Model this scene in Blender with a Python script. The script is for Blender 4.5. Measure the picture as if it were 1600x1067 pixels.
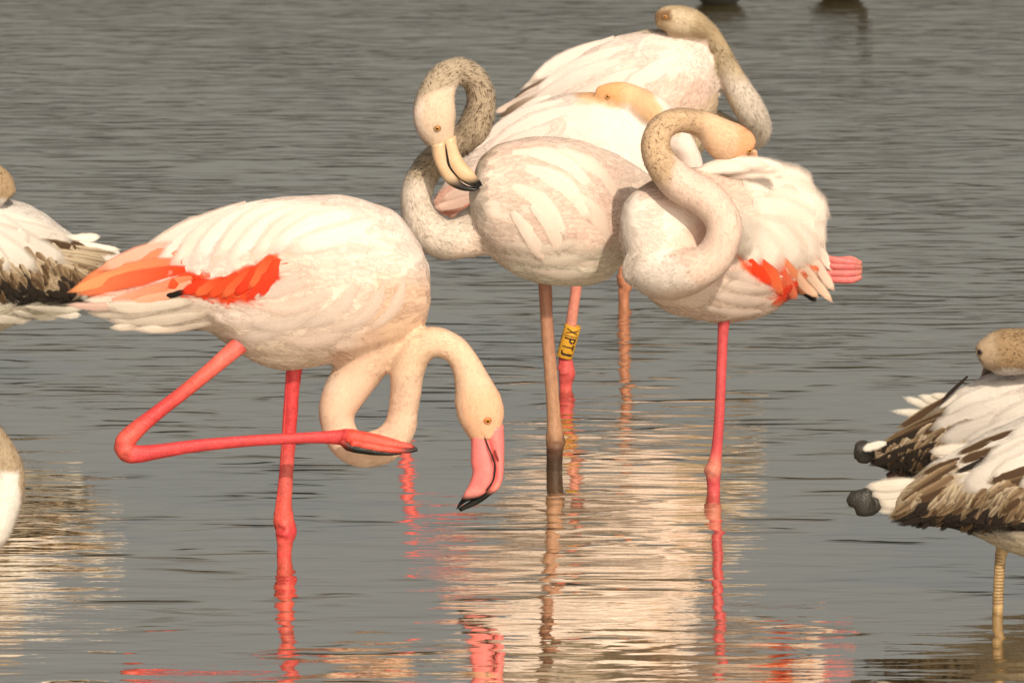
import bpy, math, random
import numpy as np
from mathutils import Vector, Matrix
from mathutils.bvhtree import BVHTree

for o in list(bpy.data.objects):
    bpy.data.objects.remove(o)
SC = bpy.context.scene
COLL = SC.collection
R = math.radians
random.seed(7)

# ---------------------------------------------------------------- camera
CAM_H, FPX, HORIZON = 2.05, 6960.0, -900.0
PITCH = math.atan((533.5 - HORIZON) / FPX)
cd = bpy.data.cameras.new('camera')
cam = bpy.data.objects.new('camera', cd)
COLL.objects.link(cam)
SC.camera = cam
cam.location = (0, 0, CAM_H)
cam.rotation_euler = (math.pi / 2 - PITCH, 0, 0)
cd.sensor_width = 36
cd.lens = FPX / 1600 * 36
cd.clip_start, cd.clip_end = 0.1, 3000
cd.dof.use_dof = True
cd.dof.focus_distance = 8.45
cd.dof.aperture_fstop = 12

# ---------------------------------------------------------------- sky, sun, exposure
SUN_EL, SUN_AZ = R(41), R(163)      # azimuth clockwise from +Y: to the right of and behind the camera
w = bpy.data.worlds.new('World')
SC.world = w
w.use_nodes = True
nt = w.node_tree
bg = nt.nodes['Background']
sky = nt.nodes.new('ShaderNodeTexSky')
sky.sky_type = 'NISHITA'
sky.sun_disc = False
sky.sun_elevation = SUN_EL
sky.sun_rotation = SUN_AZ
sky.dust_density = 5.0
sky.air_density = 1.0
sky.ozone_density = 0.6
hs = nt.nodes.new('ShaderNodeHueSaturation')       # thick summer haze takes most of the blue out of the sky
hs.inputs['Saturation'].default_value = .30
tn = nt.nodes.new('ShaderNodeVectorMath'); tn.operation = 'MULTIPLY'; tn.inputs[1].default_value = (1.0, .95, .84)
nt.links.new(sky.outputs[0], hs.inputs['Color']); nt.links.new(hs.outputs[0], tn.inputs[0])
nt.links.new(tn.outputs[0], bg.inputs[0])
bg.inputs[1].default_value = 0.080
sd = bpy.data.lights.new('sun', 'SUN')
sd.energy = 3.3
sd.angle = R(0.5)
sd.color = (1.0, 0.85, 0.67)
sun = bpy.data.objects.new('sun', sd)
COLL.objects.link(sun)
sv = Vector((math.sin(SUN_AZ) * math.cos(SUN_EL), math.cos(SUN_AZ) * math.cos(SUN_EL), math.sin(SUN_EL)))
sun.rotation_euler = sv.to_track_quat('Z', 'Y').to_euler()
sun.location = sv * 20
SC.view_settings.view_transform = 'Standard'
SC.view_settings.look = 'None'
SC.view_settings.exposure = 0.0
SC.view_settings.gamma = 1.0
SC.view_settings.use_curve_mapping = False
SC.render.engine = 'CYCLES'
SC.cycles.max_bounces = 6
SC.cycles.diffuse_bounces = 4
SC.cycles.glossy_bounces = 3
SC.cycles.use_denoising = True
SC.cycles.transparent_max_bounces = 64

# ---------------------------------------------------------------- helpers: numbers
CP, SP = math.cos(PITCH), math.sin(PITCH)
def ray(px, py):
    a, b = px - 800.0, 533.5 - py
    return Vector((a, FPX * CP + b * SP, -FPX * SP + b * CP))
def at(px, py, Y):
    d = ray(px, py)
    return Vector((0, 0, CAM_H)) + d * (Y / d.y)
def mpp(px, py, Y):
    return Y / ray(px, py).y
def water_Y(py):
    d = ray(800, py)
    return d.y * CAM_H / -d.z
def to_px(V):
    V = np.asarray(V, float)
    y = V[:, 1]; z = V[:, 2] - CAM_H
    f = y * CP - z * SP
    u = y * SP + z * CP
    return np.stack([800 + V[:, 0] / f * FPX, 533.5 - u / f * FPX], 1)
def hash3(i, j, k, s=0):
    n = (i * 374761393 + j * 668265263 + k * 2147483647 + s * 974634777) & 0xffffffff
    n = ((n ^ (n >> 13)) * 1274126177) & 0xffffffff
    n = ((n ^ (n >> 16)) * 2246822519) & 0xffffffff
    return ((n ^ (n >> 15)) & 0xffff) / 65535.0
def vnoise(P, sc, seed=0):
    """value noise in -1..1; sc is a cell size (scalar or per axis)"""
    Q = np.asarray(P, float) / np.asarray(sc, float) + 1000.0
    I = np.floor(Q).astype(np.int64); F = Q - I
    F = F * F * (3 - 2 * F)
    out = 0
    for a in (0, 1):
        for b in (0, 1):
            for c in (0, 1):
                wgt = (F[:, 0] if a else 1 - F[:, 0]) * (F[:, 1] if b else 1 - F[:, 1]) * (F[:, 2] if c else 1 - F[:, 2])
                out = out + wgt * hash3(I[:, 0] + a, I[:, 1] + b, I[:, 2] + c, seed)
    return out * 2 - 1
def cr(P, per):
    """Catmull-Rom through rows of P"""
    P = np.asarray(P, float); n = len(P); out = []
    for i in range(n - 1):
        p0 = P[i - 1] if i else 2 * P[0] - P[1]
        p1, p2 = P[i], P[i + 1]
        p3 = P[i + 2] if i + 2 < n else 2 * P[-1] - P[-2]
        for k in range(per):
            t = k / per
            out.append(.5 * ((2 * p1) + (p2 - p0) * t + (2 * p0 - 5 * p1 + 4 * p2 - p3) * t * t + (3 * p1 - p0 - 3 * p2 + p3) * t ** 3))
    out.append(P[-1])
    return np.array(out)
def poly_sd(px, py, poly):
    """signed distance to a polygon, positive inside"""
    d = np.full(px.shape, 1e9); ins = np.zeros(px.shape, bool)
    n = len(poly)
    for i in range(n):
        x1, y1 = poly[i]; x2, y2 = poly[(i + 1) % n]
        ex, ey = x2 - x1, y2 - y1
        t = np.clip(((px - x1) * ex + (py - y1) * ey) / (ex * ex + ey * ey + 1e-9), 0, 1)
        d = np.minimum(d, np.hypot(px - x1 - t * ex, py - y1 - t * ey))
        c = (y1 > py) != (y2 > py)
        xi = ex * (py - y1) / (ey if ey else 1e-9) + x1
        ins ^= c & (px < xi)
    return np.where(ins, d, -d)
def sstep(x, a, b):
    t = np.clip((x - a) / (b - a), 0, 1)
    return t * t * (3 - 2 * t)

# ---------------------------------------------------------------- helpers: materials
def newmat(name):
    m = bpy.data.materials.new(name); m.use_nodes = True
    n = m.node_tree.nodes; n.clear()
    out = n.new('ShaderNodeOutputMaterial')
    return m, n, m.node_tree.links, out
def mat_plumage(name='plumage', thin=.05, soft=True):
    m, n, l, out = newmat(name)
    at_ = n.new('ShaderNodeAttribute'); at_.attribute_name = 'Col'
    uv = n.new('ShaderNodeUVMap'); uv.uv_map = 'UVMap'
    mp = n.new('ShaderNodeMapping'); mp.inputs['Scale'].default_value = (9, 1.3, 1)
    nz = n.new('ShaderNodeTexNoise'); nz.inputs['Scale'].default_value = 1.0; nz.inputs['Detail'].default_value = 3
    l.new(uv.outputs[0], mp.inputs[0]); l.new(mp.outputs[0], nz.inputs[0])
    tc = n.new('ShaderNodeTexCoord')
    n2 = n.new('ShaderNodeTexNoise'); n2.inputs['Scale'].default_value = 260; n2.inputs['Detail'].default_value = 2
    l.new(tc.outputs['Object'], n2.inputs[0])
    r1 = n.new('ShaderNodeMapRange'); r1.inputs[1].default_value = .3; r1.inputs[2].default_value = .7
    r1.inputs[3].default_value = .93; r1.inputs[4].default_value = 1.03
    l.new(nz.outputs[0], r1.inputs[0])
    r2 = n.new('ShaderNodeMapRange'); r2.inputs[1].default_value = .3; r2.inputs[2].default_value = .7
    r2.inputs[3].default_value = .95; r2.inputs[4].default_value = 1.03
    l.new(n2.outputs[0], r2.inputs[0])
    mu = n.new('ShaderNodeMath'); mu.operation = 'MULTIPLY'
    l.new(r1.outputs[0], mu.inputs[0]); l.new(r2.outputs[0], mu.inputs[1])
    vm = n.new('ShaderNodeVectorMath'); vm.operation = 'SCALE'
    l.new(at_.outputs['Color'], vm.inputs[0]); l.new(mu.outputs[0], vm.inputs['Scale'])
    bp = n.new('ShaderNodeBump'); bp.inputs['Strength'].default_value = .25; bp.inputs['Distance'].default_value = .0015
    l.new(nz.outputs[0], bp.inputs['Height'])
    pb = n.new('ShaderNodeBsdfPrincipled'); pb.inputs['Roughness'].default_value = .75
    pb.inputs['Specular IOR Level'].default_value = .18
    pb.inputs['Sheen Weight'].default_value = .08; pb.inputs['Sheen Roughness'].default_value = .5
    l.new(vm.outputs[0], pb.inputs['Base Color']); l.new(bp.outputs[0], pb.inputs['Normal'])
    tr = n.new('ShaderNodeBsdfTranslucent'); l.new(vm.outputs[0], tr.inputs[0])
    mx = n.new('ShaderNodeMixShader'); mx.inputs[0].default_value = thin
    l.new(pb.outputs[0], mx.inputs[1]); l.new(tr.outputs[0], mx.inputs[2])
    if not soft:
        l.new(mx.outputs[0], out.inputs[0]); return m
    # loose barbs: the vane thins out towards its rim
    ea = n.new('ShaderNodeAttribute'); ea.attribute_name = 'rim'
    m2 = n.new('ShaderNodeMapping'); m2.inputs['Scale'].default_value = (5, 42, 1); m2.inputs['Rotation'].default_value = (0, 0, .05)
    l.new(uv.outputs[0], m2.inputs[0])
    n3 = n.new('ShaderNodeTexNoise'); n3.inputs['Scale'].default_value = 1; n3.inputs['Detail'].default_value = 1
    l.new(m2.outputs[0], n3.inputs[0])
    a1 = n.new('ShaderNodeMath'); a1.operation = 'MULTIPLY_ADD'; a1.inputs[1].default_value = .22; a1.inputs[2].default_value = -.09
    l.new(n3.outputs[0], a1.inputs[0])
    a2 = n.new('ShaderNodeMath'); a2.operation = 'ADD'; l.new(ea.outputs['Fac'], a2.inputs[0]); l.new(a1.outputs[0], a2.inputs[1])
    al = n.new('ShaderNodeMapRange'); al.inputs[1].default_value = .0; al.inputs[2].default_value = 1.15
    l.new(a2.outputs[0], al.inputs[0])
    tp = n.new('ShaderNodeBsdfTransparent')
    fx = n.new('ShaderNodeMixShader'); l.new(al.outputs[0], fx.inputs[0]); l.new(tp.outputs[0], fx.inputs[1]); l.new(mx.outputs[0], fx.inputs[2])
    l.new(fx.outputs[0], out.inputs[0])
    return m
def mat_skin(name, rough, scale, bump, spec=.4, dark=.8, blot=.84):
    m, n, l, out = newmat(name)
    at_ = n.new('ShaderNodeAttribute'); at_.attribute_name = 'Col'
    tc = n.new('ShaderNodeTexCoord')
    mp = n.new('ShaderNodeMapping'); mp.inputs['Scale'].default_value = (1, 1, 1.7)
    l.new(tc.outputs['Object'], mp.inputs[0])
    vo = n.new('ShaderNodeTexVoronoi'); vo.inputs['Scale'].default_value = scale
    l.new(mp.outputs[0], vo.inputs[0])
    nz = n.new('ShaderNodeTexNoise'); nz.inputs['Scale'].default_value = 70; nz.inputs['Detail'].default_value = 4
    l.new(tc.outputs['Object'], nz.inputs[0])
    r = n.new('ShaderNodeMapRange'); r.inputs[1].default_value = .3; r.inputs[2].default_value = .7
    r.inputs[3].default_value = blot; r.inputs[4].default_value = 1.08
    l.new(nz.outputs[0], r.inputs[0])
    rv = n.new('ShaderNodeMapRange'); rv.inputs[1].default_value = .15; rv.inputs[2].default_value = .75
    rv.inputs[3].default_value = 1.06; rv.inputs[4].default_value = dark
    l.new(vo.outputs['Distance'], rv.inputs[0])
    mm = n.new('ShaderNodeMath'); mm.operation = 'MULTIPLY'; l.new(r.outputs[0], mm.inputs[0]); l.new(rv.outputs[0], mm.inputs[1])
    vm = n.new('ShaderNodeVectorMath'); vm.operation = 'SCALE'
    l.new(at_.outputs['Color'], vm.inputs[0]); l.new(mm.outputs[0], vm.inputs['Scale'])
    ad = n.new('ShaderNodeMath'); ad.operation = 'ADD'
    l.new(vo.outputs['Distance'], ad.inputs[0]); l.new(nz.outputs[0], ad.inputs[1])
    bp = n.new('ShaderNodeBump'); bp.inputs['Strength'].default_value = bump; bp.inputs['Distance'].default_value = .0012
    l.new(ad.outputs[0], bp.inputs['Height'])
    pb = n.new('ShaderNodeBsdfPrincipled'); pb.inputs['Roughness'].default_value = rough
    pb.inputs['Specular IOR Level'].default_value = spec
    l.new(vm.outputs[0], pb.inputs['Base Color']); l.new(bp.outputs[0], pb.inputs['Normal'])
    l.new(pb.outputs[0], out.inputs[0])
    return m
def mat_flat(name, col, rough=.4, noise=0.12):
    m, n, l, out = newmat(name)
    tc = n.new('ShaderNodeTexCoord')
    nz = n.new('ShaderNodeTexNoise'); nz.inputs['Scale'].default_value = 180; nz.inputs['Detail'].default_value = 3
    l.new(tc.outputs['Object'], nz.inputs[0])
    r = n.new('ShaderNodeMapRange'); r.inputs[1].default_value = .3; r.inputs[2].default_value = .7
    r.inputs[3].default_value = 1 - noise * 2; r.inputs[4].default_value = 1 + noise * .6
    l.new(nz.outputs[0], r.inputs[0])
    vm = n.new('ShaderNodeVectorMath'); vm.operation = 'SCALE'; vm.inputs[0].default_value = col
    l.new(r.outputs[0], vm.inputs['Scale'])
    pb = n.new('ShaderNodeBsdfPrincipled'); pb.inputs['Roughness'].default_value = rough
    l.new(vm.outputs[0], pb.inputs['Base Color']); l.new(pb.outputs[0], out.inputs[0])
    return m
M_PL = mat_plumage(); M_SKIN = mat_plumage('plumage_underlayer', .0, False)
M_LEG = mat_skin('leg_scales', .36, 360, .6, .4)
M_BILL = mat_skin('bill_horn', .30, 90, .05, .5, 1.0, .93)
M_EYE = mat_flat('eye_iris', (.62, .26, .03), .15, .1)
M_PUPIL = mat_flat('eye_pupil', (.008, .006, .006), .08, 0)
M_RING = mat_flat('ring_plastic', (.78, .40, .035), .4, .1)
M_INK = mat_flat('ring_ink', (.03, .015, .01), .5, .1)

def mat_water():
    m, n, l, out = newmat('water')
    geo = n.new('ShaderNodeNewGeometry')
    # sparse long crests + fine chop, stronger with distance from the sheltered foreground
    def wave(scale_xyz, sc, detail, rough=.5, dist=0.0, typ='FBM'):
        mp = n.new('ShaderNodeMapping'); mp.inputs['Scale'].default_value = scale_xyz
        mp.inputs['Rotation'].default_value = (0, 0, R(3))
        l.new(geo.outputs['Position'], mp.inputs[0])
        t = n.new('ShaderNodeTexNoise'); t.inputs['Scale'].default_value = sc
        t.inputs['Detail'].default_value = detail; t.inputs['Roughness'].default_value = rough
        t.inputs['Distortion'].default_value = dist
        l.new(mp.outputs[0], t.inputs[0])
        return t.outputs[0]
    def mth(op, a, b=None, c=None):
        k = n.new('ShaderNodeMath'); k.operation = op
        for i, v in enumerate((a, b, c)):
            if v is None: continue
            if isinstance(v, (int, float)): k.inputs[i].default_value = v
            else: l.new(v, k.inputs[i])
        return k.outputs[0]
    def rng(v, a, b, c, d, smooth=True):
        k = n.new('ShaderNodeMapRange'); k.interpolation_type = 'SMOOTHSTEP' if smooth else 'LINEAR'
        for i, x in enumerate((a, b, c, d)): k.inputs[i + 1].default_value = x
        l.new(v, k.inputs[0]); return k.outputs[0]
    sx = n.new('ShaderNodeSeparateXYZ'); l.new(geo.outputs['Position'], sx.inputs[0])
    far = rng(sx.outputs['Y'], 7.6, 11.0, .45, 1.0)
    far2 = rng(sx.outputs['Y'], 7.6, 10.5, .0, 1.0)
    big = wave((1.1, 4.5, 1), 3.0, 2)          # ~8 cm undulation
    mid = wave((1.7, 9, 1), 3.2, 1.6, .5)      # ~2.5 cm ripples, long crests
    fine = wave((5, 26, 1), 4.0, 2, .6)
    patch = wave((.7, 1.3, 1), 1.6, 2)         # where ripples are stronger
    pm = rng(patch, .38, .62, .35, 1.15)
    # rare sharp crests for the thin dark lines
    cr_ = wave((1.15, 5.0, 1), 2.3, 1.6, .35)
    crest = mth('SUBTRACT', 1, mth('MINIMUM', 1, mth('DIVIDE', mth('ABSOLUTE', mth('SUBTRACT', cr_, .5)), .075)))
    gate = rng(mth('MULTIPLY_ADD', far2, .13, wave((2.0, 5, 1), 1.4, 1)), .52, .66, 0, 1)
    crest = mth('MULTIPLY', crest, gate)
    cr2 = wave((1.3, 7.5, 1), 2.3, 1)
    crest2 = mth('MULTIPLY', mth('SUBTRACT', 1, mth('MINIMUM', 1, mth('DIVIDE', mth('ABSOLUTE', mth('SUBTRACT', cr2, .52)), .085))), mth('MULTIPLY', far2, pm))
    h = mth('ADD', mth('MULTIPLY', big, .0034), mth('MULTIPLY', mth('MULTIPLY', mid, .0020), far))
    h = mth('ADD', h, mth('MULTIPLY', mth('MULTIPLY', fine, .00032), pm))
    h = mth('ADD', h, mth('ADD', mth('MULTIPLY', crest, .0015), mth('MULTIPLY', crest2, .0009)))
    bp = n.new('ShaderNodeBump'); bp.inputs['Strength'].default_value = 1.0; bp.inputs['Distance'].default_value = 1.0
    l.new(h, bp.inputs['Height'])
    fr = n.new('ShaderNodeFresnel'); fr.inputs['IOR'].default_value = 1.33; l.new(bp.outputs[0], fr.inputs['Normal'])
    fac = mth('MINIMUM', mth('MULTIPLY_ADD', fr.outputs[0], 4.7, .0), .86)
    df = n.new('ShaderNodeBsdfDiffuse'); df.inputs[0].default_value = (.14, .100, .040, 1)
    gl = n.new('ShaderNodeBsdfGlossy'); gl.inputs['Color'].default_value = (1, .965, .90, 1); gl.inputs['Roughness'].default_value = .015
    l.new(bp.outputs[0], gl.inputs['Normal'])
    mx = n.new('ShaderNodeMixShader'); l.new(fac, mx.inputs[0]); l.new(df.outputs[0], mx.inputs[1]); l.new(gl.outputs[0], mx.inputs[2])
    l.new(mx.outputs[0], out.inputs[0])
    return m

# ---------------------------------------------------------------- helpers: objects
def tag(o, label=None, cat=None, group=None, kind=None):
    if label: o['label'] = label
    if cat: o['category'] = cat
    if group: o['group'] = group
    if kind: o['kind'] = kind
    return o
def link_mesh(name, verts, faces, m, parent=None, cols=None, uvs=None, smooth=True, normals=None, rim=None):
    me = bpy.data.meshes.new(name)
    V = np.asarray(verts, float)
    off = np.array(parent_loc(parent)) if parent else np.zeros(3)
    V = V - off
    if isinstance(faces, np.ndarray):
        nf, k = faces.shape
        me.vertices.add(len(V)); me.vertices.foreach_set('co', V.astype(np.float32).ravel())
        me.loops.add(nf * k); me.loops.foreach_set('vertex_index', faces.astype(np.int32).ravel())
        me.polygons.add(nf); me.polygons.foreach_set('loop_start', np.arange(0, nf * k, k, dtype=np.int32))
        me.update(calc_edges=True)
    else:
        me.from_pydata([tuple(v) for v in V], [], faces)
    me.validate()
    if smooth: me.polygons.foreach_set('use_smooth', [True] * len(me.polygons))
    if cols is not None:
        c = np.asarray(cols, float)
        if c.ndim == 1: c = np.tile(c, (len(V), 1))
        a = me.color_attributes.new('Col', 'FLOAT_COLOR', 'POINT')
        a.data.foreach_set('color', np.concatenate([np.clip(c, 0, 1), np.ones((len(c), 1))], 1).astype(np.float32).ravel())
    if uvs is not None:
        u = me.uv_layers.new(name='UVMap')
        li = np.empty(len(me.loops), np.int32); me.loops.foreach_get('vertex_index', li)
        u.data.foreach_set('uv', np.asarray(uvs, np.float32)[li].ravel())
    if normals is not None:
        me.normals_split_custom_set_from_vertices(np.asarray(normals).tolist())
    if rim is not None:
        me.attributes.new('rim', 'FLOAT', 'POINT').data.foreach_set('value', np.asarray(rim, np.float32).ravel())
    me.materials.append(m)
    me.update()
    o = bpy.data.objects.new(name, me); COLL.objects.link(o)
    if parent: o.parent = parent
    return o
def parent_loc(p):
    v = Vector((0, 0, 0))
    while p is not None:
        v = v + p.location; p = p.parent
    return v
def rings_mesh(rings, cap=True):
    """rings: list of (k,3) arrays -> verts, faces (quads + cap polys)"""
    k = len(rings[0]); V = np.concatenate(rings); F = []
    for i in range(len(rings) - 1):
        a, b = i * k, (i + 1) * k
        for j in range(k):
            j2 = (j + 1) % k
            F.append((a + j, a + j2, b + j2, b + j))
    if cap:
        F.append(tuple(range(k - 1, -1, -1))); F.append(tuple(range((len(rings) - 1) * k, len(rings) * k)))
    return V, F
def tube_rings(C, rad, depth=1.0, k=14, Yfix=None):
    """C centres (n,3); rad in-plane radius; depth = ratio of the radius along Y"""
    C = np.asarray(C, float); n = len(C); rings = []
    T = np.gradient(C, axis=0); T /= np.linalg.norm(T, axis=1)[:, None] + 1e-12
    Yv = np.array([0, 1.0, 0])
    prev = None
    for i in range(n):
        t = T[i]
        s = np.cross(Yv, t)
        if np.linalg.norm(s) < .25 and prev is not None: s = prev
        s = s - t * s.dot(t); s /= np.linalg.norm(s) + 1e-12
        if prev is not None and s.dot(prev) < 0 and abs(t[1]) > .8: s = -s
        prev = s
        b = np.cross(t, s)
        d = depth[i] if hasattr(depth, '__len__') else depth
        an = np.linspace(0, 2 * math.pi, k, endpoint=False)
        rings.append(C[i] + rad[i] * (np.outer(np.cos(an), s) + d * np.outer(np.sin(an), b)))
    return rings

GROUP = 'flamingos standing in the shallow lagoon'
FK_V = np.array([0, .22, .48, .72, .9, 1.0])
class Bird:
    def __init__(s, label, foot_px, foot_py):
        s.Y = water_Y(foot_py)
        s.root = bpy.data.objects.new('flamingo', None)
        COLL.objects.link(s.root)
        p = at(foot_px, foot_py, s.Y); s.root.location = (p.x, s.Y, 0)
        s.root.empty_display_size = .1
        tag(s.root, label, 'flamingo', GROUP)
        s.parts = []; s.flow = []; s.rng = np.random.default_rng(int(abs(foot_px * 7 + foot_py)))
    def P(s, x, y, dy=0): return at(x, y, s.Y + dy)
    # body loft: rows (xt, yt, xb, yb, halfdepth_px, dy); from the chest to the tail
    def loft(s, rows, k=26, flow=True, shrink=2.0, sq=2.0, egg=.0):
        A = cr(rows, 5); rings = []
        mids = []
        for r in A:
            t, b = s.P(r[0], r[1], r[5]), s.P(r[2], r[3], r[5])
            m = (t + b) / 2; h = (t - b) / 2; L = h.length
            sc = mpp(r[0], r[1], s.Y + r[5])
            h = h * max(.3, (L - shrink * sc) / L) if L > 1e-6 else h
            hw = max(r[4], 2) * sc
            an = np.linspace(0, 2 * math.pi, k, endpoint=False)
            c, sn = np.cos(an), np.sin(an)
            c2 = np.sign(c) * np.abs(c) ** (2 / sq); s2 = np.sign(sn) * np.abs(sn) ** (2 / sq)
            rings.append(np.array(m) + np.outer(c2, np.array(h)) + np.outer(s2 * (1 + egg * c), np.array([0, hw, 0])))
            mids.append(m)
        s.parts.append(rings_mesh(rings))
        if flow:
            for i in range(0, len(mids) - 1, 2):
                d = (mids[i + 1] - mids[i]).normalized()
                r = A[i]
                for f in (0, .5, 1):
                    q = s.P(r[0] * f + r[2] * (1 - f), r[1] * f + r[3] * (1 - f), r[5])
                    s.flow.append((*q, *d, 1.0))
    # neck + head: rows (x, y, r, dy[, depth ratio]) from the chest out to the bill
    def tube(s, rows, k=20, flow=True, depth=1.0, f=.965):
        rows = [tuple(r) + ((depth,) if len(r) == 4 else ()) for r in rows]
        A = cr(rows, 6)
        C = np.array([s.P(r[0], r[1], r[3]) for r in A])
        rad = np.array([max(r[2], 1.5) * f * mpp(r[0], r[1], s.Y + r[3]) for r in A])
        s.parts.append(rings_mesh(tube_rings(C, rad, A[:, 4], k)))
        if flow:
            for i in range(1, len(C), 2):
                d = C[i - 1] - C[i]; d /= np.linalg.norm(d)
                s.flow.append((*C[i], *d, 0.0))
    def build(s, regions, base, disp=.0058, vox=.0052, smooth=6):
        V = []; F = []
        for v, f in s.parts:
            o = len(V); V += [tuple(x) for x in v]; F += [tuple(i + o for i in g) for g in f]
        me = bpy.data.meshes.new('tmp'); me.from_pydata(V, [], F)
        ob = bpy.data.objects.new('tmp', me); COLL.objects.link(ob)
        rm = ob.modifiers.new('r', 'REMESH'); rm.mode = 'VOXEL'; rm.voxel_size = vox
        sm = ob.modifiers.new('s', 'SMOOTH'); sm.factor = .5; sm.iterations = smooth
        dg = bpy.context.evaluated_depsgraph_get(); dg.update()
        m2 = bpy.data.meshes.new_from_object(ob.evaluated_get(dg))
        bpy.data.objects.remove(ob)
        n = len(m2.vertices)
        co = np.empty(n * 3); m2.vertices.foreach_get('co', co); co = co.reshape(-1, 3)
        nr = np.empty(n * 3); m2.vertices.foreach_get('normal', nr); nr = nr.reshape(-1, 3)
        s.fl = np.array(s.flow)
        bw = s.fbody(co)
        d = vnoise(co, (.075, .05, .032), 3) * .6 + vnoise(co, (.035, .03, .017), 5) * .4
        co = co + nr * (d * disp * (.12 + .88 * bw))[:, None]
        m2.vertices.foreach_set('co', co.ravel()); m2.update()
        m2.vertices.foreach_get('normal', nr_ := np.empty(n * 3)); nr = nr_.reshape(-1, 3)
        m2.calc_loop_triangles()
        tri = np.empty(len(m2.loop_triangles) * 3, np.int32); m2.loop_triangles.foreach_get('vertices', tri); tri = tri.reshape(-1, 3)
        s.co, s.nr, s.tri = co, nr, tri
        s.bvh = BVHTree.FromPolygons([tuple(v) for v in co], tri.tolist())
        s.regions, s.base = regions, base
        bpy.data.meshes.remove(m2)
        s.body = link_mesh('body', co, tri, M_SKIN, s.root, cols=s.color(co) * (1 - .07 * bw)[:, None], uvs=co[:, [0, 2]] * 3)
    def fweights(s, X):
        out = np.zeros((len(X), 4))
        for i in range(0, len(X), 20000):
            x = X[i:i + 20000]
            d2 = ((x[:, None, :] - s.fl[None, :, :3]) ** 2).sum(2) + 1e-5
            wt = 1 / d2 ** 2.2
            wt /= wt.sum(1)[:, None]
            out[i:i + 20000] = wt @ s.fl[:, 3:7]
        return out
    def fbody(s, X): return sstep(s.fweights(X)[:, 3], .3, .8)
    def color(s, X, rnd=None):
        """base colour + painted regions (poly, colour, soft px, wobble px, speck colour, speck amount)"""
        q = to_px(X); c = np.tile(np.array(s.base, float), (len(X), 1))
        wob = vnoise(X, .018, 11); wob2 = vnoise(X, (.03, .02, .012), 12)
        c *= (1 + .05 * vnoise(X, (.06, .05, .025), 13))[:, None]
        for rg in s.regions:
            poly, col, soft, wb = rg[:4]
            sdv = poly_sd(q[:, 0] + wob * wb, q[:, 1] + wob2 * wb, poly)
            a = sstep(sdv, -soft, soft)[:, None]
            if col is not None: c = c * (1 - a) + np.array(col) * a
            if len(rg) > 4:
                sp = vnoise(X, rg[6] if len(rg) > 6 else (.004, .004, .003), 17)
                if rnd is None: b = np.clip(rg[5] * 1.1 + sp * .25, 0, 1)[:, None] * a * .8
                else: b = (rnd < np.clip(rg[5] * 1.5 + sp * .75 - .12, 0, .9)).astype(float)[:, None] * a
                c = c * (1 - b) + np.array(rg[4]) * b
        return c
    def sample(s, N):
        T = s.co[s.tri]; ar = np.linalg.norm(np.cross(T[:, 1] - T[:, 0], T[:, 2] - T[:, 0]), axis=1) / 2
        s.area = ar.sum()
        idx = s.rng.choice(len(T), N, p=ar / ar.sum())
        u = s.rng.random((N, 2)); fl = u.sum(1) > 1; u[fl] = 1 - u[fl]
        P = T[idx, 0] + (T[idx, 1] - T[idx, 0]) * u[:, :1] + (T[idx, 2] - T[idx, 0]) * u[:, 1:]
        Nn = s.nr[s.tri[idx]].mean(1); Nn /= np.linalg.norm(Nn, axis=1)[:, None]
        fw = s.fweights(P)
        D = fw[:, :3]; D = D - Nn * (D * Nn).sum(1)[:, None]
        D /= np.linalg.norm(D, axis=1)[:, None] + 1e-9
        return P, Nn, D, fw[:, 3]
    def down(s, N, length=.006, width=.0011, angle=22, body_len=1.5, name='down', cj=.07, droop=0.0, only=None, rise=-.0008, where=None):
        """short barbs standing off the skin"""
        P, Nn, D, b = s.sample(N)
        if where == 'neck': k = b < .6; P, Nn, D, b = P[k], Nn[k], D[k], b[k]
        if where == 'body': k = b > .5; P, Nn, D, b = P[k], Nn[k], D[k], b[k]
        if only is not None:
            q = to_px(P); k = poly_sd(q[:, 0], q[:, 1], only) > 0
            P, Nn, D, b = P[k], Nn[k], D[k], b[k]
        n = len(P)
        r = s.rng
        clump = vnoise(P, .012, 21)
        ang = R(angle) * np.maximum(.45, .55 + r.random(n) * .9 + .35 * clump)
        B = np.cross(Nn, D)
        sw = r.normal(0, .30, n) + .35 * vnoise(P, .02, 22)
        d = D * np.cos(sw)[:, None] + B * np.sin(sw)[:, None]
        L = length * (1 + (body_len - 1) * sstep(b, .3, .8)) * (.6 + .8 * r.random(n))
        tip = P + (d * np.cos(ang)[:, None] + Nn * np.sin(ang)[:, None]) * L[:, None]
        tip[:, 2] -= droop * L
        side = np.cross(d, Nn)
        wd = width * (.6 + .8 * r.random(n))[:, None] * .5
        V = np.stack([P - side * wd + Nn * rise, P + side * wd + Nn * rise, tip + Nn * max(0, rise)], 1).reshape(-1, 3)
        c = s.color(P, r.random(n)) * (1 + r.normal(0, cj, n))[:, None]
        c = np.repeat(c, 3, 0); c[0::3] *= .97; c[1::3] *= .97
        F = np.arange(n * 3).reshape(-1, 3)
        nn = Nn + .18 * side * r.normal(0, 1, n)[:, None]
        o = link_mesh(name, V, F, M_SKIN, s.root, cols=c, uvs=np.tile([[0.5, 0], [.5, .1], [.5, 1]], (n, 1)), normals=np.repeat(nn / np.linalg.norm(nn, axis=1)[:, None], 3, 0))
        tag(o, kind='stuff'); return o
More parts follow.
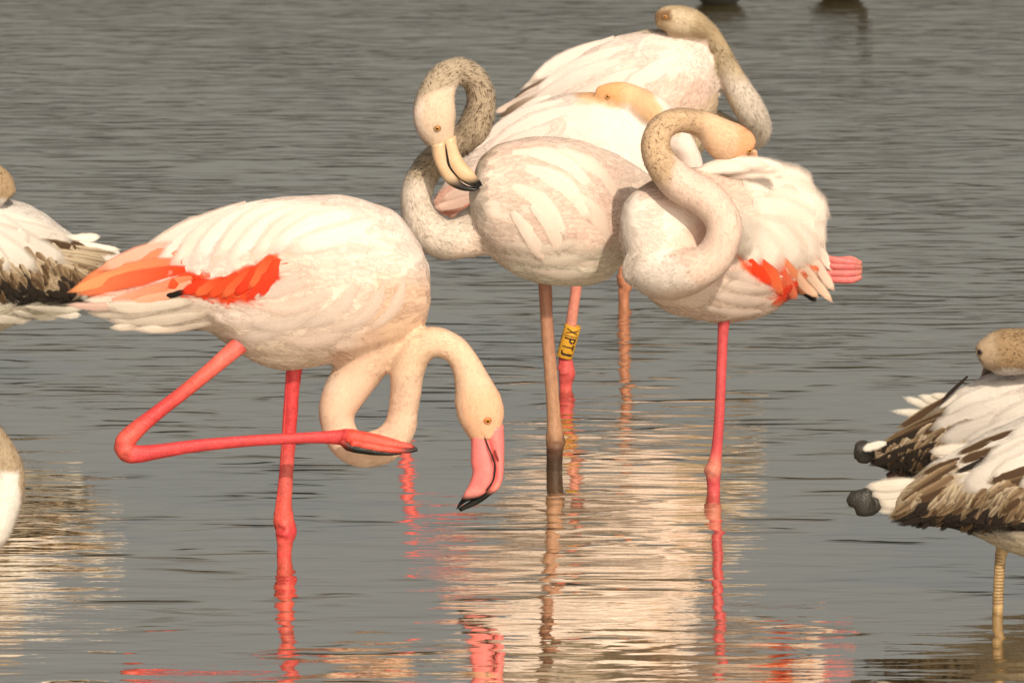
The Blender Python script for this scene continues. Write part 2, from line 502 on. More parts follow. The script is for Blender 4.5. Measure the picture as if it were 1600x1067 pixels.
    def contour(s, sizes, cover=3.2, dens=26000, lift=.0028, jit=.22, name='contour_feathers'):
        """overlapping small feathers laid along the surface. sizes: [(poly or None, L m, W m, lift m)]"""
        P, Nn, D, b = s.sample(dens)
        q = to_px(P); n = len(P)
        L = np.full(n, sizes[0][1]); W = np.full(n, sizes[0][2]); LF = np.full(n, sizes[0][3])
        for poly, l_, w_, lf in sizes[1:]:
            a = poly_sd(q[:, 0], q[:, 1], poly) > 0
            L[a], W[a], LF[a] = l_, w_, lf
        need = cover * s.area / (L * W) / n
        keep = (s.rng.random(n) < need) & (b > .45)
        P, Nn, D, L, W, LF = P[keep], Nn[keep], D[keep], L[keep], W[keep], LF[keep]
        n = len(P); r = s.rng
        sw = r.normal(0, jit, n) + .3 * vnoise(P, .05, 31)
        B = np.cross(Nn, D)
        d = D * np.cos(sw)[:, None] + B * np.sin(sw)[:, None]; B = np.cross(Nn, d)
        L = L * (.85 + .5 * r.random(n)); W = W * (1.0 + .6 * r.random(n)); LF = LF * (.4 + 1.1 * r.random(n))
        wp = np.array([.45, .8, 1, .92, .6, .16])
        pos = np.empty((n, 6, 3, 3)); find = s.bvh.find_nearest
        for i in range(n):
            p, dd, bb = P[i], d[i], B[i]
            for j in range(6):
                v = FK_V[j]
                for k in (0, 1, 2):
                    u = (k - 1) * wp[j] * W[i] * .5
                    c = p + dd * (L[i] * v) + bb * u
                    hit = find(c)
                    lo, no = hit[0], hit[1]
                    h = .0004 + LF[i] * .12 * v ** 1.4 + (.0001 if k == 1 else -.0001)
                    pos[i, j, k] = (lo[0] + no[0] * h, lo[1] + no[1] * h, lo[2] + no[2] * h)
        V = pos.reshape(-1, 3)
        base = s.color(P + d * (L * .55)[:, None]) * (1 + r.normal(0, .035, n))[:, None]
        base = np.minimum(base * 1.05, .94); c = np.repeat(base, 18, 0).reshape(n, 6, 3, 3)
        c[:, 0] *= .95; c[:, 5] *= 1.02
        q4 = []
        for j in range(5):
            for k in (0, 1):
                q4.append(((j + 1) * 3 + k, (j + 1) * 3 + k + 1, j * 3 + k + 1, j * 3 + k))
        F = (np.arange(n)[:, None, None] * 18 + np.array(q4)[None]).reshape(-1, 4)
        off = r.random((n, 1, 1, 2)) * 40
        uv = np.stack(np.broadcast_arrays(np.array([0, .5, 1.0])[None, :], FK_V[:, None]), -1)[None] + off
        Q = pos; g = np.cross(Q[:, 5, 1] - Q[:, 0, 1], Q[:, 3, 2] - Q[:, 3, 0]); g /= np.linalg.norm(g, axis=1)[:, None] + 1e-9
        g *= np.sign((g * Nn).sum(1))[:, None]
        nrm = np.broadcast_to((Nn * .62 + g * .38)[:, None, None, :], (n, 6, 3, 3)).copy()
        nrm[:, :, 0] -= B[:, None, :] * .10; nrm[:, :, 2] += B[:, None, :] * .10
        nrm[:, 5] += d[:, None, :] * .12
        nrm = nrm.reshape(-1, 3); nrm /= np.linalg.norm(nrm, axis=1)[:, None]
        rim = np.zeros((n, 6, 3)); rim[:, :, 1] = np.array([.75, 1, 1, .9, .5, 0])[None]
        o = link_mesh(name, V, F, M_PL, s.root, cols=c.reshape(-1, 3), uvs=uv.reshape(-1, 2), normals=nrm, rim=rim)
        tag(o, kind='stuff'); return o
    def surf(s, x, y, far=False):
        a, b = s.P(x, y, -.6), s.P(x, y, .6)
        d = (b - a)
        if far: a, d = b, -d
        h = s.bvh.ray_cast(a, d.normalized(), d.length)
        return (h[0], h[1]) if h[0] is not None else (None, None)
    def feather(s, pts, W, tip, base, lift=4, name='feather', point=.35, streak=None, edge=None, camber=.10, dy=None, far=False, start=1.0, label=None):
        """one large feather along image-plane points pts, following the body where there is body"""
        A = cr(pts, max(2, 8 // (len(pts) - 1))); n = len(A)
        C = []; N = []; last = None
        for i, (x, y) in enumerate(A):
            h, no = s.surf(x, y, far)
            if h is None or (no.y > .15 if not far else no.y < -.15):
                h = None
            C.append(h); N.append(no)
        sgn = -1 if not far else 1
        first = next((i for i in range(n) if C[i] is not None), None)
        out = []; nn = []
        for i, (x, y) in enumerate(A):
            v = i / (n - 1)
            if dy is not None or first is None:
                p = s.P(x, y, dy if dy is not None else 0); no = Vector((0, sgn, .25)).normalized()
            elif C[i] is not None:
                no = (N[i] + Vector((0, sgn * .5, 0))).normalized()
                p = C[i]
            else:
                j = max([k for k in range(n) if C[k] is not None and k < i], default=first)
                dyl = C[j].y - s.Y
                p = s.P(x, y, dyl); no = (N[j] * .4 + Vector((0, sgn, .1))).normalized()
            out.append(np.array(p)); nn.append(np.array(no))
        C = np.array(out); N = np.array(nn)
        for _ in range(3):
            C[1:-1, 1] = (C[:-2, 1] + 2 * C[1:-1, 1] + C[2:, 1]) / 4
            N[1:-1] = (N[:-2] + 2 * N[1:-1] + N[2:]) / 4
        N /= np.linalg.norm(N, axis=1)[:, None]
        T = np.gradient(C, axis=0); T /= np.linalg.norm(T, axis=1)[:, None]
        B = np.cross(T, N); B /= np.linalg.norm(B, axis=1)[:, None]
        sc = mpp(pts[0][0], pts[0][1], s.Y); wm = W * sc * 1.2
        V = []; Cc = []; UV = []
        tip, base = np.array(tip), np.array(base); rn = s.rng.random(2) * 40
        wj = s.rng.normal(0, .06, (n, 2))
        for i in range(n):
            v = i / (n - 1)
            f = (1 - (1 - min(1, v / .55 + .0)) ** 2 * .55) * (1 if v < 1 - point else max(.04, math.sqrt(max(0, 1 - ((v - 1 + point) / point) ** 2))))
            lf = (.0013 if name in ('wing_feather', 'covert_feather', 'scapular_feather') else .0008) * min(1, .3 + v * 3) + lift * .00045 * v ** 1.3 * start
            for k in range(5):
                u = (k - 2) / 2
                ww = f * wm * .5 * (1 + (wj[i, 0] if u < 0 else wj[i, 1]))
                V.append(C[i] + B[i] * u * ww + N[i] * (lf + camber * .55 * wm * (1 - u * u) - .0003 * abs(u)))
                c = base * (1 - v) + tip * v
                if streak is not None and abs(u) < .8: kk = (1 if abs(u) < .3 else .45) * (.35 + .65 * v); c = c * (1 - kk) + np.array(streak) * kk
                if edge is not None and (abs(u) > .9 or v > .93): c = np.array(edge)
                Cc.append(c * (1 + s.rng.normal(0, .02))); UV.append((u * .5 + rn[0], v + rn[1]))
        F = [(i * 5 + k, i * 5 + k + 1, i * 5 + k + 6, i * 5 + k + 5) for i in range(n - 1) for k in range(4)]
        crisp = {'wing_feather': 1.9, 'covert_feather': 1.7, 'scapular_feather': 1.3, 'tail_feather': 1.45}.get(name, .82)
        rim = [crisp * min((0, .8, 1, .8, 0)[k], (1 - i / (n - 1)) * 4.5, .5 + i * .4) for i in range(n) for k in range(5)]
        o = link_mesh(name, V, F, M_PL, s.root, cols=Cc, uvs=UV, rim=rim)
        if label: o['label'] = label
        return o
    # legs: rows (x, y, r, dy, colour)
    def limb(s, rows, name='leg', parent=None, k=14, depth=.85, m=None, bump=.0006, per=6):
        if bump == .0006 and name == 'leg': bump = .0010
        A = cr([(r[0], r[1], r[2], r[3], *r[4]) for r in rows], per)
        C = np.array([s.P(r[0], r[1], r[3]) for r in A])
        rad = np.array([max(r[2], .5) * mpp(r[0], r[1], s.Y + r[3]) for r in A])
        rings = tube_rings(C, rad, depth, k)
        V, F = rings_mesh(rings)
        kr = np.repeat(np.clip(rad / np.median(rad), .8, 1.6) ** 4, k)
        V = V + (vnoise(V, .009, 41) * kr)[:, None] * bump * .9 * np.array([1, 1, .4])
        if name == 'foot' and A[:, 4].max() < .1: V = V + vnoise(V, .012, 47)[:, None] * .0035 * np.array([1, .3, 1])
        col = np.repeat(A[:, 4:7], k, 0) * (1 + .10 * vnoise(V, (.006, .006, .012), 43))[:, None]
        o = link_mesh(name, V, F, m or M_LEG, parent or s.root, cols=col)
        if name == 'leg': s.last = (C, rad)
        return o
    def foot_down(s, x, z_from, col, parent, dy=0):
        """webbed foot on the lake bed"""
        c = s.last[0][-1]; r0 = .006
        V = []; F = []
        for a in (-38, 0, 38):
            d = np.array([math.sin(R(a + s.faceang)), math.cos(R(a + s.faceang)), 0])
            pts = np.array([c, c + d * .05 + [0, 0, -.004], c + d * .09 + [0, 0, -.008]])
            v, f = rings_mesh(tube_rings(pts, [r0, .0045, .002], .8, 8))
            F += [tuple(i + len(V) for i in g) for g in f]; V += list(v)
        o0 = len(V); V += [c + np.array([0, 0, -.003])]
        for a in (-38, 0, 38):
            d = np.array([math.sin(R(a + s.faceang)), math.cos(R(a + s.faceang)), 0]); V.append(c + d * .08 + [0, 0, -.007])
        F += [(o0, o0 + 1, o0 + 2), (o0, o0 + 2, o0 + 3)]
        return link_mesh('foot', V, F, M_LEG, parent, cols=np.array(col))
    faceang = 90
    # bill half: rows (x1,y1,x2,y2,halfdepth_px,dy,colour)
    def bill(s, rows, name, k=14, parent=None):
        A = cr([(*r[:6], *r[6]) for r in rows], 5); rings = []
        for r in A:
            t, b = s.P(r[0], r[1], r[5]), s.P(r[2], r[3], r[5]); m = (t + b) / 2; h = (t - b) / 2
            an = np.linspace(0, 2 * math.pi, k, endpoint=False); hw = r[4] * mpp(r[0], r[1], s.Y)
            c, sn = np.cos(an), np.sin(an)
            c = np.sign(c) * np.abs(c) ** .8; sn = np.sign(sn) * np.abs(sn) ** .8
            rings.append(np.array(m) + np.outer(c, np.array(h)) + np.outer(sn, np.array([0, hw, 0])))
        V, F = rings_mesh(rings)
        col = np.repeat(A[:, 6:9], k, 0)
        return link_mesh(name, V, F, M_BILL, parent or s.root, cols=col)
    def eye(s, x, y, r=3.6, iris=M_EYE, lid=(.5, .25, .13)):
        h, no = s.surf(x, y)
        if h is None: return
        rr = r * mpp(x, y, s.Y); no = (no + Vector((0, -.6, 0))).normalized()
        def ball(name, c, rad, m, par, flat=1.0, ring=False):
            V = []; F = []; a, b = 10, 16
            q = no.to_track_quat('Z', 'Y')
            for i in range(a + 1):
                th = math.pi * i / a
                for j in range(b):
                    ph = 2 * math.pi * j / b
                    v = Vector((math.sin(th) * math.cos(ph), math.sin(th) * math.sin(ph), math.cos(th) * flat)) * rad
                    V.append(np.array(c + q @ v))
            for i in range(a):
                for j in range(b): F.append((i * b + j, i * b + (j + 1) % b, (i + 1) * b + (j + 1) % b, (i + 1) * b + j))
            return link_mesh(name, V, F, m, par, cols=np.array(lid))
        e = ball('eye', h - no * rr * .15 + Vector((0, -.001, 0)), rr, iris, s.root)
        ball('pupil', h + no * rr * .52 + Vector((0, -.001, 0)), rr * .52, M_PUPIL, e, .75)
        V = []; F = []; q = no.to_track_quat('Z', 'Y'); nb = 16
        for j in range(20):
            ph = 2 * math.pi * j / 20
            cc = Vector((math.cos(ph) * 1.15, math.sin(ph) * .9, .32)) * rr
            for i in range(6):
                t = 2 * math.pi * i / 6
                V.append(np.array(h + q @ (cc + Vector((math.cos(ph) * math.cos(t), math.sin(ph) * math.cos(t), math.sin(t))) * rr * .3)))
        for j in range(20):
            for i in range(6): F.append((j * 6 + i, ((j + 1) % 20) * 6 + i, ((j + 1) % 20) * 6 + (i + 1) % 6, j * 6 + (i + 1) % 6))
        link_mesh('eyelid', V, F, M_LEG, e, cols=np.array(lid))
        return e

# ---------------------------------------------------------------- water and lake bed
def sheet(name, z, m, x0, x1, y0, y1, nx=1, ny=1):
    V = [(x0 + (x1 - x0) * i / nx, y0 + (y1 - y0) * j / ny, z) for j in range(ny + 1) for i in range(nx + 1)]
    F = [(j * (nx + 1) + i, j * (nx + 1) + i + 1, (j + 1) * (nx + 1) + i + 1, (j + 1) * (nx + 1) + i) for j in range(ny) for i in range(nx)]
    return tag(link_mesh(name, V, F, m, smooth=False), kind='structure')
sheet('water', 0, mat_water(), -600, 600, -300, 1500)
M_BED = mat_flat('bed_mud', (.12, .10, .07), .8, .2)
sheet('lake_bed', -.34, M_BED, -600, 600, -300, 1500)
# ================================================================ palette
WHITE = (.89, .755, .68); CREAM = (.87, .72, .62); PINKISH = (.88, .665, .575); PEACH = (.79, .56, .415); PEACH2 = (.82, .52, .30)
RED = (.84, .055, .012); ORANGE = (.85, .22, .10); SALMON = (.85, .37, .25)
LEGR = (.70, .062, .068); LEGR2 = (.76, .11, .085); LEGP = (.80, .24, .21); BILLP = (.84, .21, .20); BLACK = (.012, .010, .009)
GREYB = (.40, .34, .27); DARKB = (.075, .042, .022); BUFF = (.60, .46, .30); GREYW = (.66, .60, .54)

# ================================================================ A: foreground bird scratching its neck
A = Bird('white flamingo bending its head to the water, scratching its neck with a raised pink foot', 444, 868)
A.loft([(670, 415, 672, 470, 24, .00), (652, 372, 662, 512, 52, 0), (612, 326, 628, 540, 80, 0), (560, 311, 575, 560, 97, 0),
        (500, 304, 510, 570, 103, 0), (440, 306, 450, 579, 100, 0), (380, 317, 388, 560, 90, 0), (325, 340, 330, 522, 72, 0),
        (268, 372, 272, 512, 52, 0), (215, 397, 220, 510, 36, 0), (165, 420, 172, 502, 24, 0), (135, 440, 142, 482, 12, 0)])
A.tube([(620, 470, 52, 0), (592, 525, 50, 0), (562, 575, 40, 0), (534, 622, 34, -.005), (526, 652, 28.5, -.01), (535, 684, 27.5, -.015),
        (556, 701, 28, -.02), (580, 702, 29.5, -.02), (606, 692, 29, -.02), (624, 670, 26.5, -.02), (630, 641, 24.5, -.02), (634, 612, 25.5, -.025),
        (637, 580, 27.5, -.03), (649, 550, 27.5, -.035), (675, 534, 25, -.04), (705, 542, 23, -.04), (724, 563, 23, -.04),
        (738, 597, 29.5, -.04, .85), (746, 625, 38, -.04, .76), (752, 649, 38, -.04, .74), (756, 671, 30, -.04, .74), (758, 686, 23, -.04, .74)])
A_RED = [(437, 388), (405, 412), (370, 425), (335, 436), (308, 432), (300, 424), (258, 438), (252, 454), (310, 468), (345, 474), (410, 475), (382, 457), (400, 449), (432, 446)]
A.build([
    ([(90, 480), (90, 430), (200, 385), (262, 395), (262, 430), (230, 450), (150, 462)], SALMON, 10, 8),
    ([(380, 370), (470, 350), (520, 440), (480, 480), (400, 480), (330, 470), (360, 430)], PINKISH, 34, 10),
    ([(300, 350), (420, 330), (330, 420), (230, 445), (200, 400)], (.87, .75, .70), 20, 8),
    ([(520, 440), (640, 430), (660, 520), (560, 560), (450, 560), (420, 500)], (.86, .71, .61), 24, 10),
    ([(590, 440), (700, 430), (690, 600), (640, 735), (480, 740), (480, 560), (560, 540)], PEACH, 20, 8),
    ([(600, 500), (720, 490), (800, 560), (800, 700), (700, 700), (690, 590), (655, 585), (600, 600)], (.80, .565, .40), 10, 8),
    ([(725, 615), (800, 600), (800, 700), (725, 700)], (.84, .50, .32), 14, 5),
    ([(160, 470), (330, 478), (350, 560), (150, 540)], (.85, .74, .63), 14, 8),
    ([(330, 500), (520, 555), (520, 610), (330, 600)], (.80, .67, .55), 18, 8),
    (A_RED, RED, 3, 4, (.88, .34, .14), .16, (.012, .012, .006)),
], WHITE)
wing = [(200, 400), (320, 335), (450, 300), (600, 320), (650, 380), (560, 430), (440, 400), (330, 440), (240, 450)]
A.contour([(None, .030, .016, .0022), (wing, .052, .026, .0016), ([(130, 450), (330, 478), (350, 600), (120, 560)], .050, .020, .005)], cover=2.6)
A.down(70000, .0065, .0019, 11, 1, where='neck', name='neck_down', cj=.04)
A.down(3000, .012, .0012, 4, 1, where='body', rise=.0004, cj=.03)
for s_ in (0, 1):
    far = bool(s_)
    # orange outer wing feathers closing over the tail
    for p in [([(300, 432), (240, 455), (158, 478)], 22, SALMON, ORANGE), ([(300, 440), (262, 458), (175, 484), ], 20, (.86, .47, .30), SALMON),
              ([(290, 420), (205, 437), (118, 461)], 24, ORANGE, RED), ([(285, 408), (200, 425), (104, 458)], 26, (.86, .33, .13), (.85, .20, .10)),
              ([(280, 396), (215, 405), (120, 445)], 26, (.86, .22, .09), (.85, .28, .16)), ([(290, 388), (235, 392), (150, 424)], 26, SALMON, (.83, .5, .42)),
              ([(300, 452), (262, 462), (228, 460)], 10, BLACK, BLACK), ([(235, 470), (170, 478), (102, 476)], 14, (.62, .42, .36), (.7, .5, .42))]:
        A.feather(p[0], p[1], p[2], p[3], lift=3 if p[3] != BLACK else 1, name='wing_feather', point=.55, far=far)
    # red coverts
    for x, y, x2, y2 in [(425, 398, 388, 452), (412, 412, 366, 462), (395, 420, 345, 466), (372, 428, 325, 466), (350, 436, 302, 462), (328, 440, 284, 458), (436, 404, 405, 466), (430, 420, 385, 470), (300, 430, 262, 450)]:
        A.feather([(x, y), ((x + x2) / 2 + 3, (y + y2) / 2 - 2), (x2, y2)], 20, ((.86, .10, .03), (.78, .04, .015), (.86, .17, .06))[x % 3], ((.84, .06, .015), (.80, .045, .012))[y % 2], lift=3, name='covert_feather', point=.6, edge=None, far=far)
    # long pale scapulars falling over the wing
    for i, p in enumerate([([(560, 335), (490, 350), (415, 400)], 40), ([(530, 330), (455, 350), (385, 418)], 40), ([(500, 322), (420, 350), (350, 428)], 40),
              ([(465, 318), (390, 345), (322, 428)], 36), ([(430, 322), (355, 350), (292, 425)], 34), ([(395, 325), (320, 362), (262, 432)], 34),
              ([(370, 330), (300, 365), (238, 425)], 30), ([(350, 335), (285, 360), (205, 410)], 26), ([(590, 345), (525, 370), (440, 392)], 40),
              ([(385, 318), (300, 352), (215, 396)], 20), ([(420, 313), (335, 340), (255, 382)], 20)]):
        A.feather(p[0], p[1], (.82, .66, .57) if i % 2 else WHITE, WHITE, lift=3.4, name='scapular_feather', point=.45, far=far, camber=.06)
    # folds of long flank feathers
    for i, p in enumerate([([(480, 440), (430, 455), (385, 462)], 26), ([(520, 455), (460, 480), (398, 478)], 30), ([(560, 445), (520, 490), (455, 510)], 30), ([(600, 440), (570, 490), (505, 520)], 30),
              ([(500, 475), (450, 505), (380, 505)], 32), ([(555, 500), (500, 530), (430, 530)], 30), ([(460, 500), (400, 525), (345, 520)], 30), ([(630, 430), (615, 480), (570, 520)], 26), ([(470, 425), (445, 445), (410, 452)], 20)]):
        A.feather(p[0], p[1], (.82, .66, .56) if i % 2 else (.82, .70, .62), (.82, .68, .6), lift=2.6, name='flank_feather', point=.7, far=far, camber=.07)
    # undertail tufts
    for i, p in enumerate([([(300, 470), (220, 478), (150, 478)], 26), ([(320, 490), (240, 500), (165, 500)], 26), ([(260, 480), (190, 490), (132, 486)], 22), ([(330, 505), (270, 512), (205, 514)], 18), ([(290, 500), (215, 508), (170, 512)], 18), ([(250, 470), (180, 474), (128, 468)], 18)]):
        A.feather(p[0], p[1], (.76, .66, .56), (.76, .66, .56), lift=4, name='tail_feather', point=.7, far=far, camber=.10)
# standing leg
lg = A.limb([(461, 540, 15, 0, LEGR), (460, 572, 12.5, 0, LEGR), (456, 620, 11, 0, LEGR), (452, 680, 11, 0, LEGR), (447, 740, 11, 0, (.72, .13, .11)),
        (444, 785, 12.5, 0, LEGR2), (443, 812, 15.5, 0, LEGR2), (447, 832, 16, 0, LEGR), (445, 850, 12.5, 0, LEGR2), (444, 880, 11.5, 0, LEGR),
        (444, 930, 11, 0, LEGR), (443, 1060, 10.5, 0, LEGR), (443, 1190, 11, 0, LEGR)], k=18)
A.limb([(452, 575, 4.5, -.004, LEGR), (446.5, 640, 4, -.004, LEGR), (443, 700, 4, -.004, (.7, .09, .075)), (438, 760, 4, -.004, LEGR), (434, 795, 4.5, -.004, LEGR2), (434, 812, 5, -.004, LEGR), (437, 845, 4, -.004, LEGR), (436, 900, 4, -.004, LEGR), (436, 1000, 4, -.004, LEGR)], 'tendon', lg, k=10)
A.foot_down(443, 0, LEGR, lg)
# raised leg, folded at the joint, foot pressed against the neck
rl = A.limb([(420, 490, 20, -.03, LEGR), (385, 528, 16.5, -.05, LEGR), (358, 553, 13.5, -.065, (.84, .17, .13)), (300, 602, 11.3, -.08, LEGR2), (245, 645, 11.5, -.09, LEGR), (212, 672, 14, -.095, LEGR2),
        (195, 692, 16, -.10, LEGR2), (200, 706, 16.5, -.10, LEGR2), (218, 709, 14, -.10, LEGR), (255, 704, 11.5, -.10, LEGR), (310, 696, 10, -.10, LEGR), (400, 688, 9, -.10, LEGR),
        (480, 684, 9, -.10, LEGR), (525, 683, 11.5, -.10, LEGR), (545, 684, 15, -.10, LEGR), (560, 687, 13, -.10, LEGR)], k=18, depth=.8)
rf = A.limb([(535, 680, 10, -.105, LEGR), (550, 684, 14, -.105, (.74, .08, .05)), (575, 688, 12, -.108, (.76, .09, .06)), (610, 694, 8.5, -.108, (.78, .12, .08)), (640, 698, 5.5, -.105, (.6, .08, .06)), (648, 701, 3, -.105, BLACK)], 'foot', rl)
A.limb([(548, 692, 7, -.115, (.66, .06, .04)), (580, 698, 6, -.118, (.78, .12, .08)), (615, 703, 5, -.116, (.7, .09, .06)), (638, 704, 4, -.112, (.10, .02, .02)), (652, 702, 3, -.11, BLACK)], 'toe', rf)
A.limb([(550, 676, 6, -.09, (.74, .08, .05)), (590, 684, 6, -.092, (.80, .15, .11)), (620, 692, 5, -.09, (.80, .13, .10)), (640, 699, 3, -.09, (.4, .05, .04))], 'toe', rf)
A.limb([(532, 688, 6, -.105, (.5, .04, .03)), (548, 697, 8, -.108, (.05, .015, .012)), (580, 704, 6.5, -.112, BLACK), (612, 708, 3.5, -.112, BLACK), (628, 707, 2, -.11, BLACK)], 'web', rf, depth=1.6)
# bill
ub = A.bill([(752, 668, 787, 664, 17, -.04, BILLP), (759, 682, 788, 688, 16, -.04, BILLP), (766, 700, 788, 706, 14, -.04, BILLP), (772, 722, 787.5, 726, 12, -.04, BILLP), (774, 742, 786, 746, 10, -.04, BILLP),
             (768, 758, 780, 762, 9, -.04, (.8, .24, .2)), (757, 768, 767, 773, 7.5, -.04, BLACK), (738, 780, 747, 787, 6, -.04, BLACK), (716, 794, 720, 799, 3, -.04, BLACK)], 'upper_bill')
A.bill([(735, 668, 766, 668, 17, -.04, BILLP), (736, 696, 768, 688, 17, -.04, BILLP), (735.5, 720, 774, 712, 16, -.04, BILLP), (738, 738, 777, 734, 14, -.04, BILLP), (733, 756, 774, 753, 12, -.04, BILLP),
        (726, 769, 763, 766, 10, -.04, (.80, .25, .22)), (721, 779, 750, 776, 8, -.04, BLACK), (715, 789, 732, 781, 6, -.04, BLACK), (713, 796, 717, 792, 3, -.04, BLACK)], 'lower_bill')
A.limb([(757, 682, .8, -.062, BLACK), (763, 698, 1.3, -.0635, BLACK), (770, 715, 1.5, -.063, BLACK), (773.5, 733, 1.5, -.060, BLACK), (770, 752, 1.5, -.057, BLACK), (760, 766, 1.5, -.054, BLACK)], 'mouth_line', k=6, m=M_BILL)
A.limb([(773, 703, 1.3, -.061, (.25, .03, .03)), (776, 713, 1.6, -.060, (.25, .03, .03)), (779, 720, 1, -.057, (.25, .03, .03))], 'nostril', ub, k=6, m=M_BILL)
A.eye(762, 656.5, 4.6, lid=(.70, .25, .12))

# ================================================================ B: centre bird preening
B = Bird('grey-necked flamingo in the middle preening its breast with a pale black-tipped bill', 866, 733)
B.Y -= .04
B.loft([(734, 290, 736, 338, 24, -.03), (752, 244, 756, 386, 60, -.02), (785, 222, 790, 420, 88, 0), (830, 215, 835, 441, 102, 0), (882, 217, 887, 447, 106, .01),
        (932, 227, 937, 441, 98, .03), (980, 249, 978, 412, 76, .08), (1030, 285, 1022, 392, 50, .14), (1080, 322, 1070, 385, 30, .19), (1125, 350, 1120, 372, 12, .23)])
B.tube([(815, 340, 62, .01), (772, 350, 54, .0), (745, 360, 43, -.01), (720, 371, 34, -.02), (690, 373, 33, -.02), (663, 352, 32, -.02), (652, 325, 27, -.02), (652, 298, 25.5, -.015), (665, 268, 24.5, 0), (692, 238, 23.5, .01),
        (722, 220, 24, .0), (742, 196, 27, -.01), (752, 158, 24, -.02), (743, 127, 22, -.03), (720, 111, 21.5, -.05), (697, 120, 25, -.07, .9), (684, 142, 29, -.08, .8), (679, 168, 34.5, -.085, .72),
        (680, 192, 34, -.085, .72), (686, 213, 27, -.085, .72), (691, 226, 19, -.085, .72)])
NK = (.55, .45, .33)
B.build([
    ([(770, 235), (860, 225), (960, 260), (960, 420), (850, 400), (830, 330)], PINKISH, 35, 10),
    ([(790, 400), (1000, 380), (990, 470), (820, 470)], (.86, .79, .68), 16, 10),
    ([(600, 230), (760, 230), (760, 330), (690, 420), (600, 420)], (.74, .64, .55), 14, 8, (.45, .37, .30), .07, (.005, .005, .004)),
    ([(690, 60), (800, 60), (800, 215), (700, 290), (640, 280), (640, 240), (700, 190), (720, 140)], NK, 9, 5, (.15, .10, .06), .34, (.0055, .0045, .0035)),
    ([(635, 80), (720, 80), (715, 130), (640, 170), (648, 230), (630, 260)], NK, 8, 6, (.15, .10, .06), .28, (.004, .004, .0035)),
    ([(662, 150), (712, 140), (716, 230), (660, 230)], (.76, .59, .45), 9, 5),
], CREAM)
B.contour([(None, .030, .016, .0026), ([(760, 220), (940, 215), (1000, 260), (940, 330), (800, 300)], .048, .026, .0018), ([(790, 380), (1000, 370), (1000, 470), (800, 470)], .045, .018, .006)], cover=2.6)
B.down(60000, .0075, .0017, 22, 1, where='neck', name='neck_down')
B.down(3500, .013, .0012, 4, 1, where='body', rise=.0004, cj=.03)
for far in (False, True):
    for i, p in enumerate([([(800, 240), (870, 250), (930, 300)], 34), ([(820, 262), (880, 290), (925, 350)], 34), ([(800, 290), (850, 320), (885, 375)], 32), ([(850, 240), (920, 262), (975, 320)], 34),
              ([(830, 320), (860, 350), (875, 400)], 28), ([(880, 300), (925, 330), (955, 385)], 32), ([(800, 330), (830, 370), (850, 410)], 26),
              ([(780, 380), (840, 385), (905, 380)], 28), ([(790, 400), (860, 405), (935, 398)], 30), ([(820, 415), (880, 425), (945, 420)], 26), ([(850, 425), (910, 436), (965, 428)], 20), ([(860, 380), (910, 382), (962, 390)], 26), ([(900, 410), (945, 412), (985, 402)], 20)]):
        B.feather(p[0], p[1], (.83, .66, .56) if 2 < i < 7 else (.80, .72, .62), CREAM, lift=4, name='wing_feather' if i < 7 else 'flank_feather', point=.65, far=far, camber=.09)
BL = (.44, .20, .13)
lb = B.limb([(850, 430, 13, .04, BL), (852, 450, 10.5, .04, BL), (855, 520, 9.5, .04, (.48, .24, .15)), (861, 600, 9.5, .04, (.52, .28, .17)), (865, 655, 10.5, .04, (.50, .27, .16)), (867, 680, 13.5, .04, (.42, .23, .13)),
        (868, 694, 14.5, .04, (.20, .10, .06)), (867, 710, 12.5, .04, (.09, .045, .028)), (866, 745, 12, .04, (.07, .04, .025)), (866, 900, 11, .04, (.08, .05, .03)), (866, 1030, 11, .04, (.08, .05, .03))], k=18)
B.limb([(858, 455, 3.2, .036, BL), (863, 530, 3.2, .036, BL), (869, 600, 3.2, .036, (.5, .27, .16)), (873, 655, 3.4, .036, (.48, .26, .15)), (878, 685, 4, .036, (.2, .11, .07)), (876, 700, 4, .036, (.07, .04, .025)), (874, 760, 3.5, .036, (.07, .04, .025))], 'tendon', lb, k=10)
B.foot_down(866, 0, (.08, .05, .03), lb)
lb = B.limb([(905, 420, 14, .05, BL), (900, 434, 10, .05, BL), (870, 430, 8, .05, BL), (850, 410, 6, .05, BL)], per=4)
B.bill([(690, 220, 712, 212, 15, -.09, (.72, .50, .31)), (693, 240, 717, 236, 14, -.092, (.72, .50, .31)), (698, 259, 729, 257, 13, -.095, (.70, .47, .28)), (709, 273, 739, 267, 11, -.098, (.70, .47, .28)),
        (719, 282, 744, 275, 9, -.10, (.5, .34, .2)), (732, 289, 750, 282, 6.5, -.10, BLACK), (746, 294, 754, 289, 4, -.10, BLACK)], 'upper_bill')
B.bill([(673, 226, 698, 220, 15, -.09, (.70, .48, .3)), (676, 246, 700, 240, 13, -.092, (.68, .46, .28)), (683, 264, 705, 259, 12, -.095, (.68, .46, .28)), (692, 279, 714, 273, 10, -.098, (.6, .42, .26)),
        (703, 290, 720, 284, 8.5, -.10, (.10, .07, .05)), (722, 298, 732, 291, 6, -.10, BLACK), (740, 299, 750, 295, 3.5, -.10, BLACK)], 'lower_bill')
mo = B.limb([(697, 226, 1.6, -.106, BLACK), (699, 244, 2.2, -.107, BLACK), (703, 260, 2.4, -.107, BLACK), (713, 273, 2.4, -.107, BLACK), (730, 286, 2.4, -.107, BLACK), (748, 294, 2, -.103, BLACK)], 'mouth_line', k=6, m=M_BILL)
B.eye(683.5, 200.5, 4.2, lid=(.42, .27, .15))

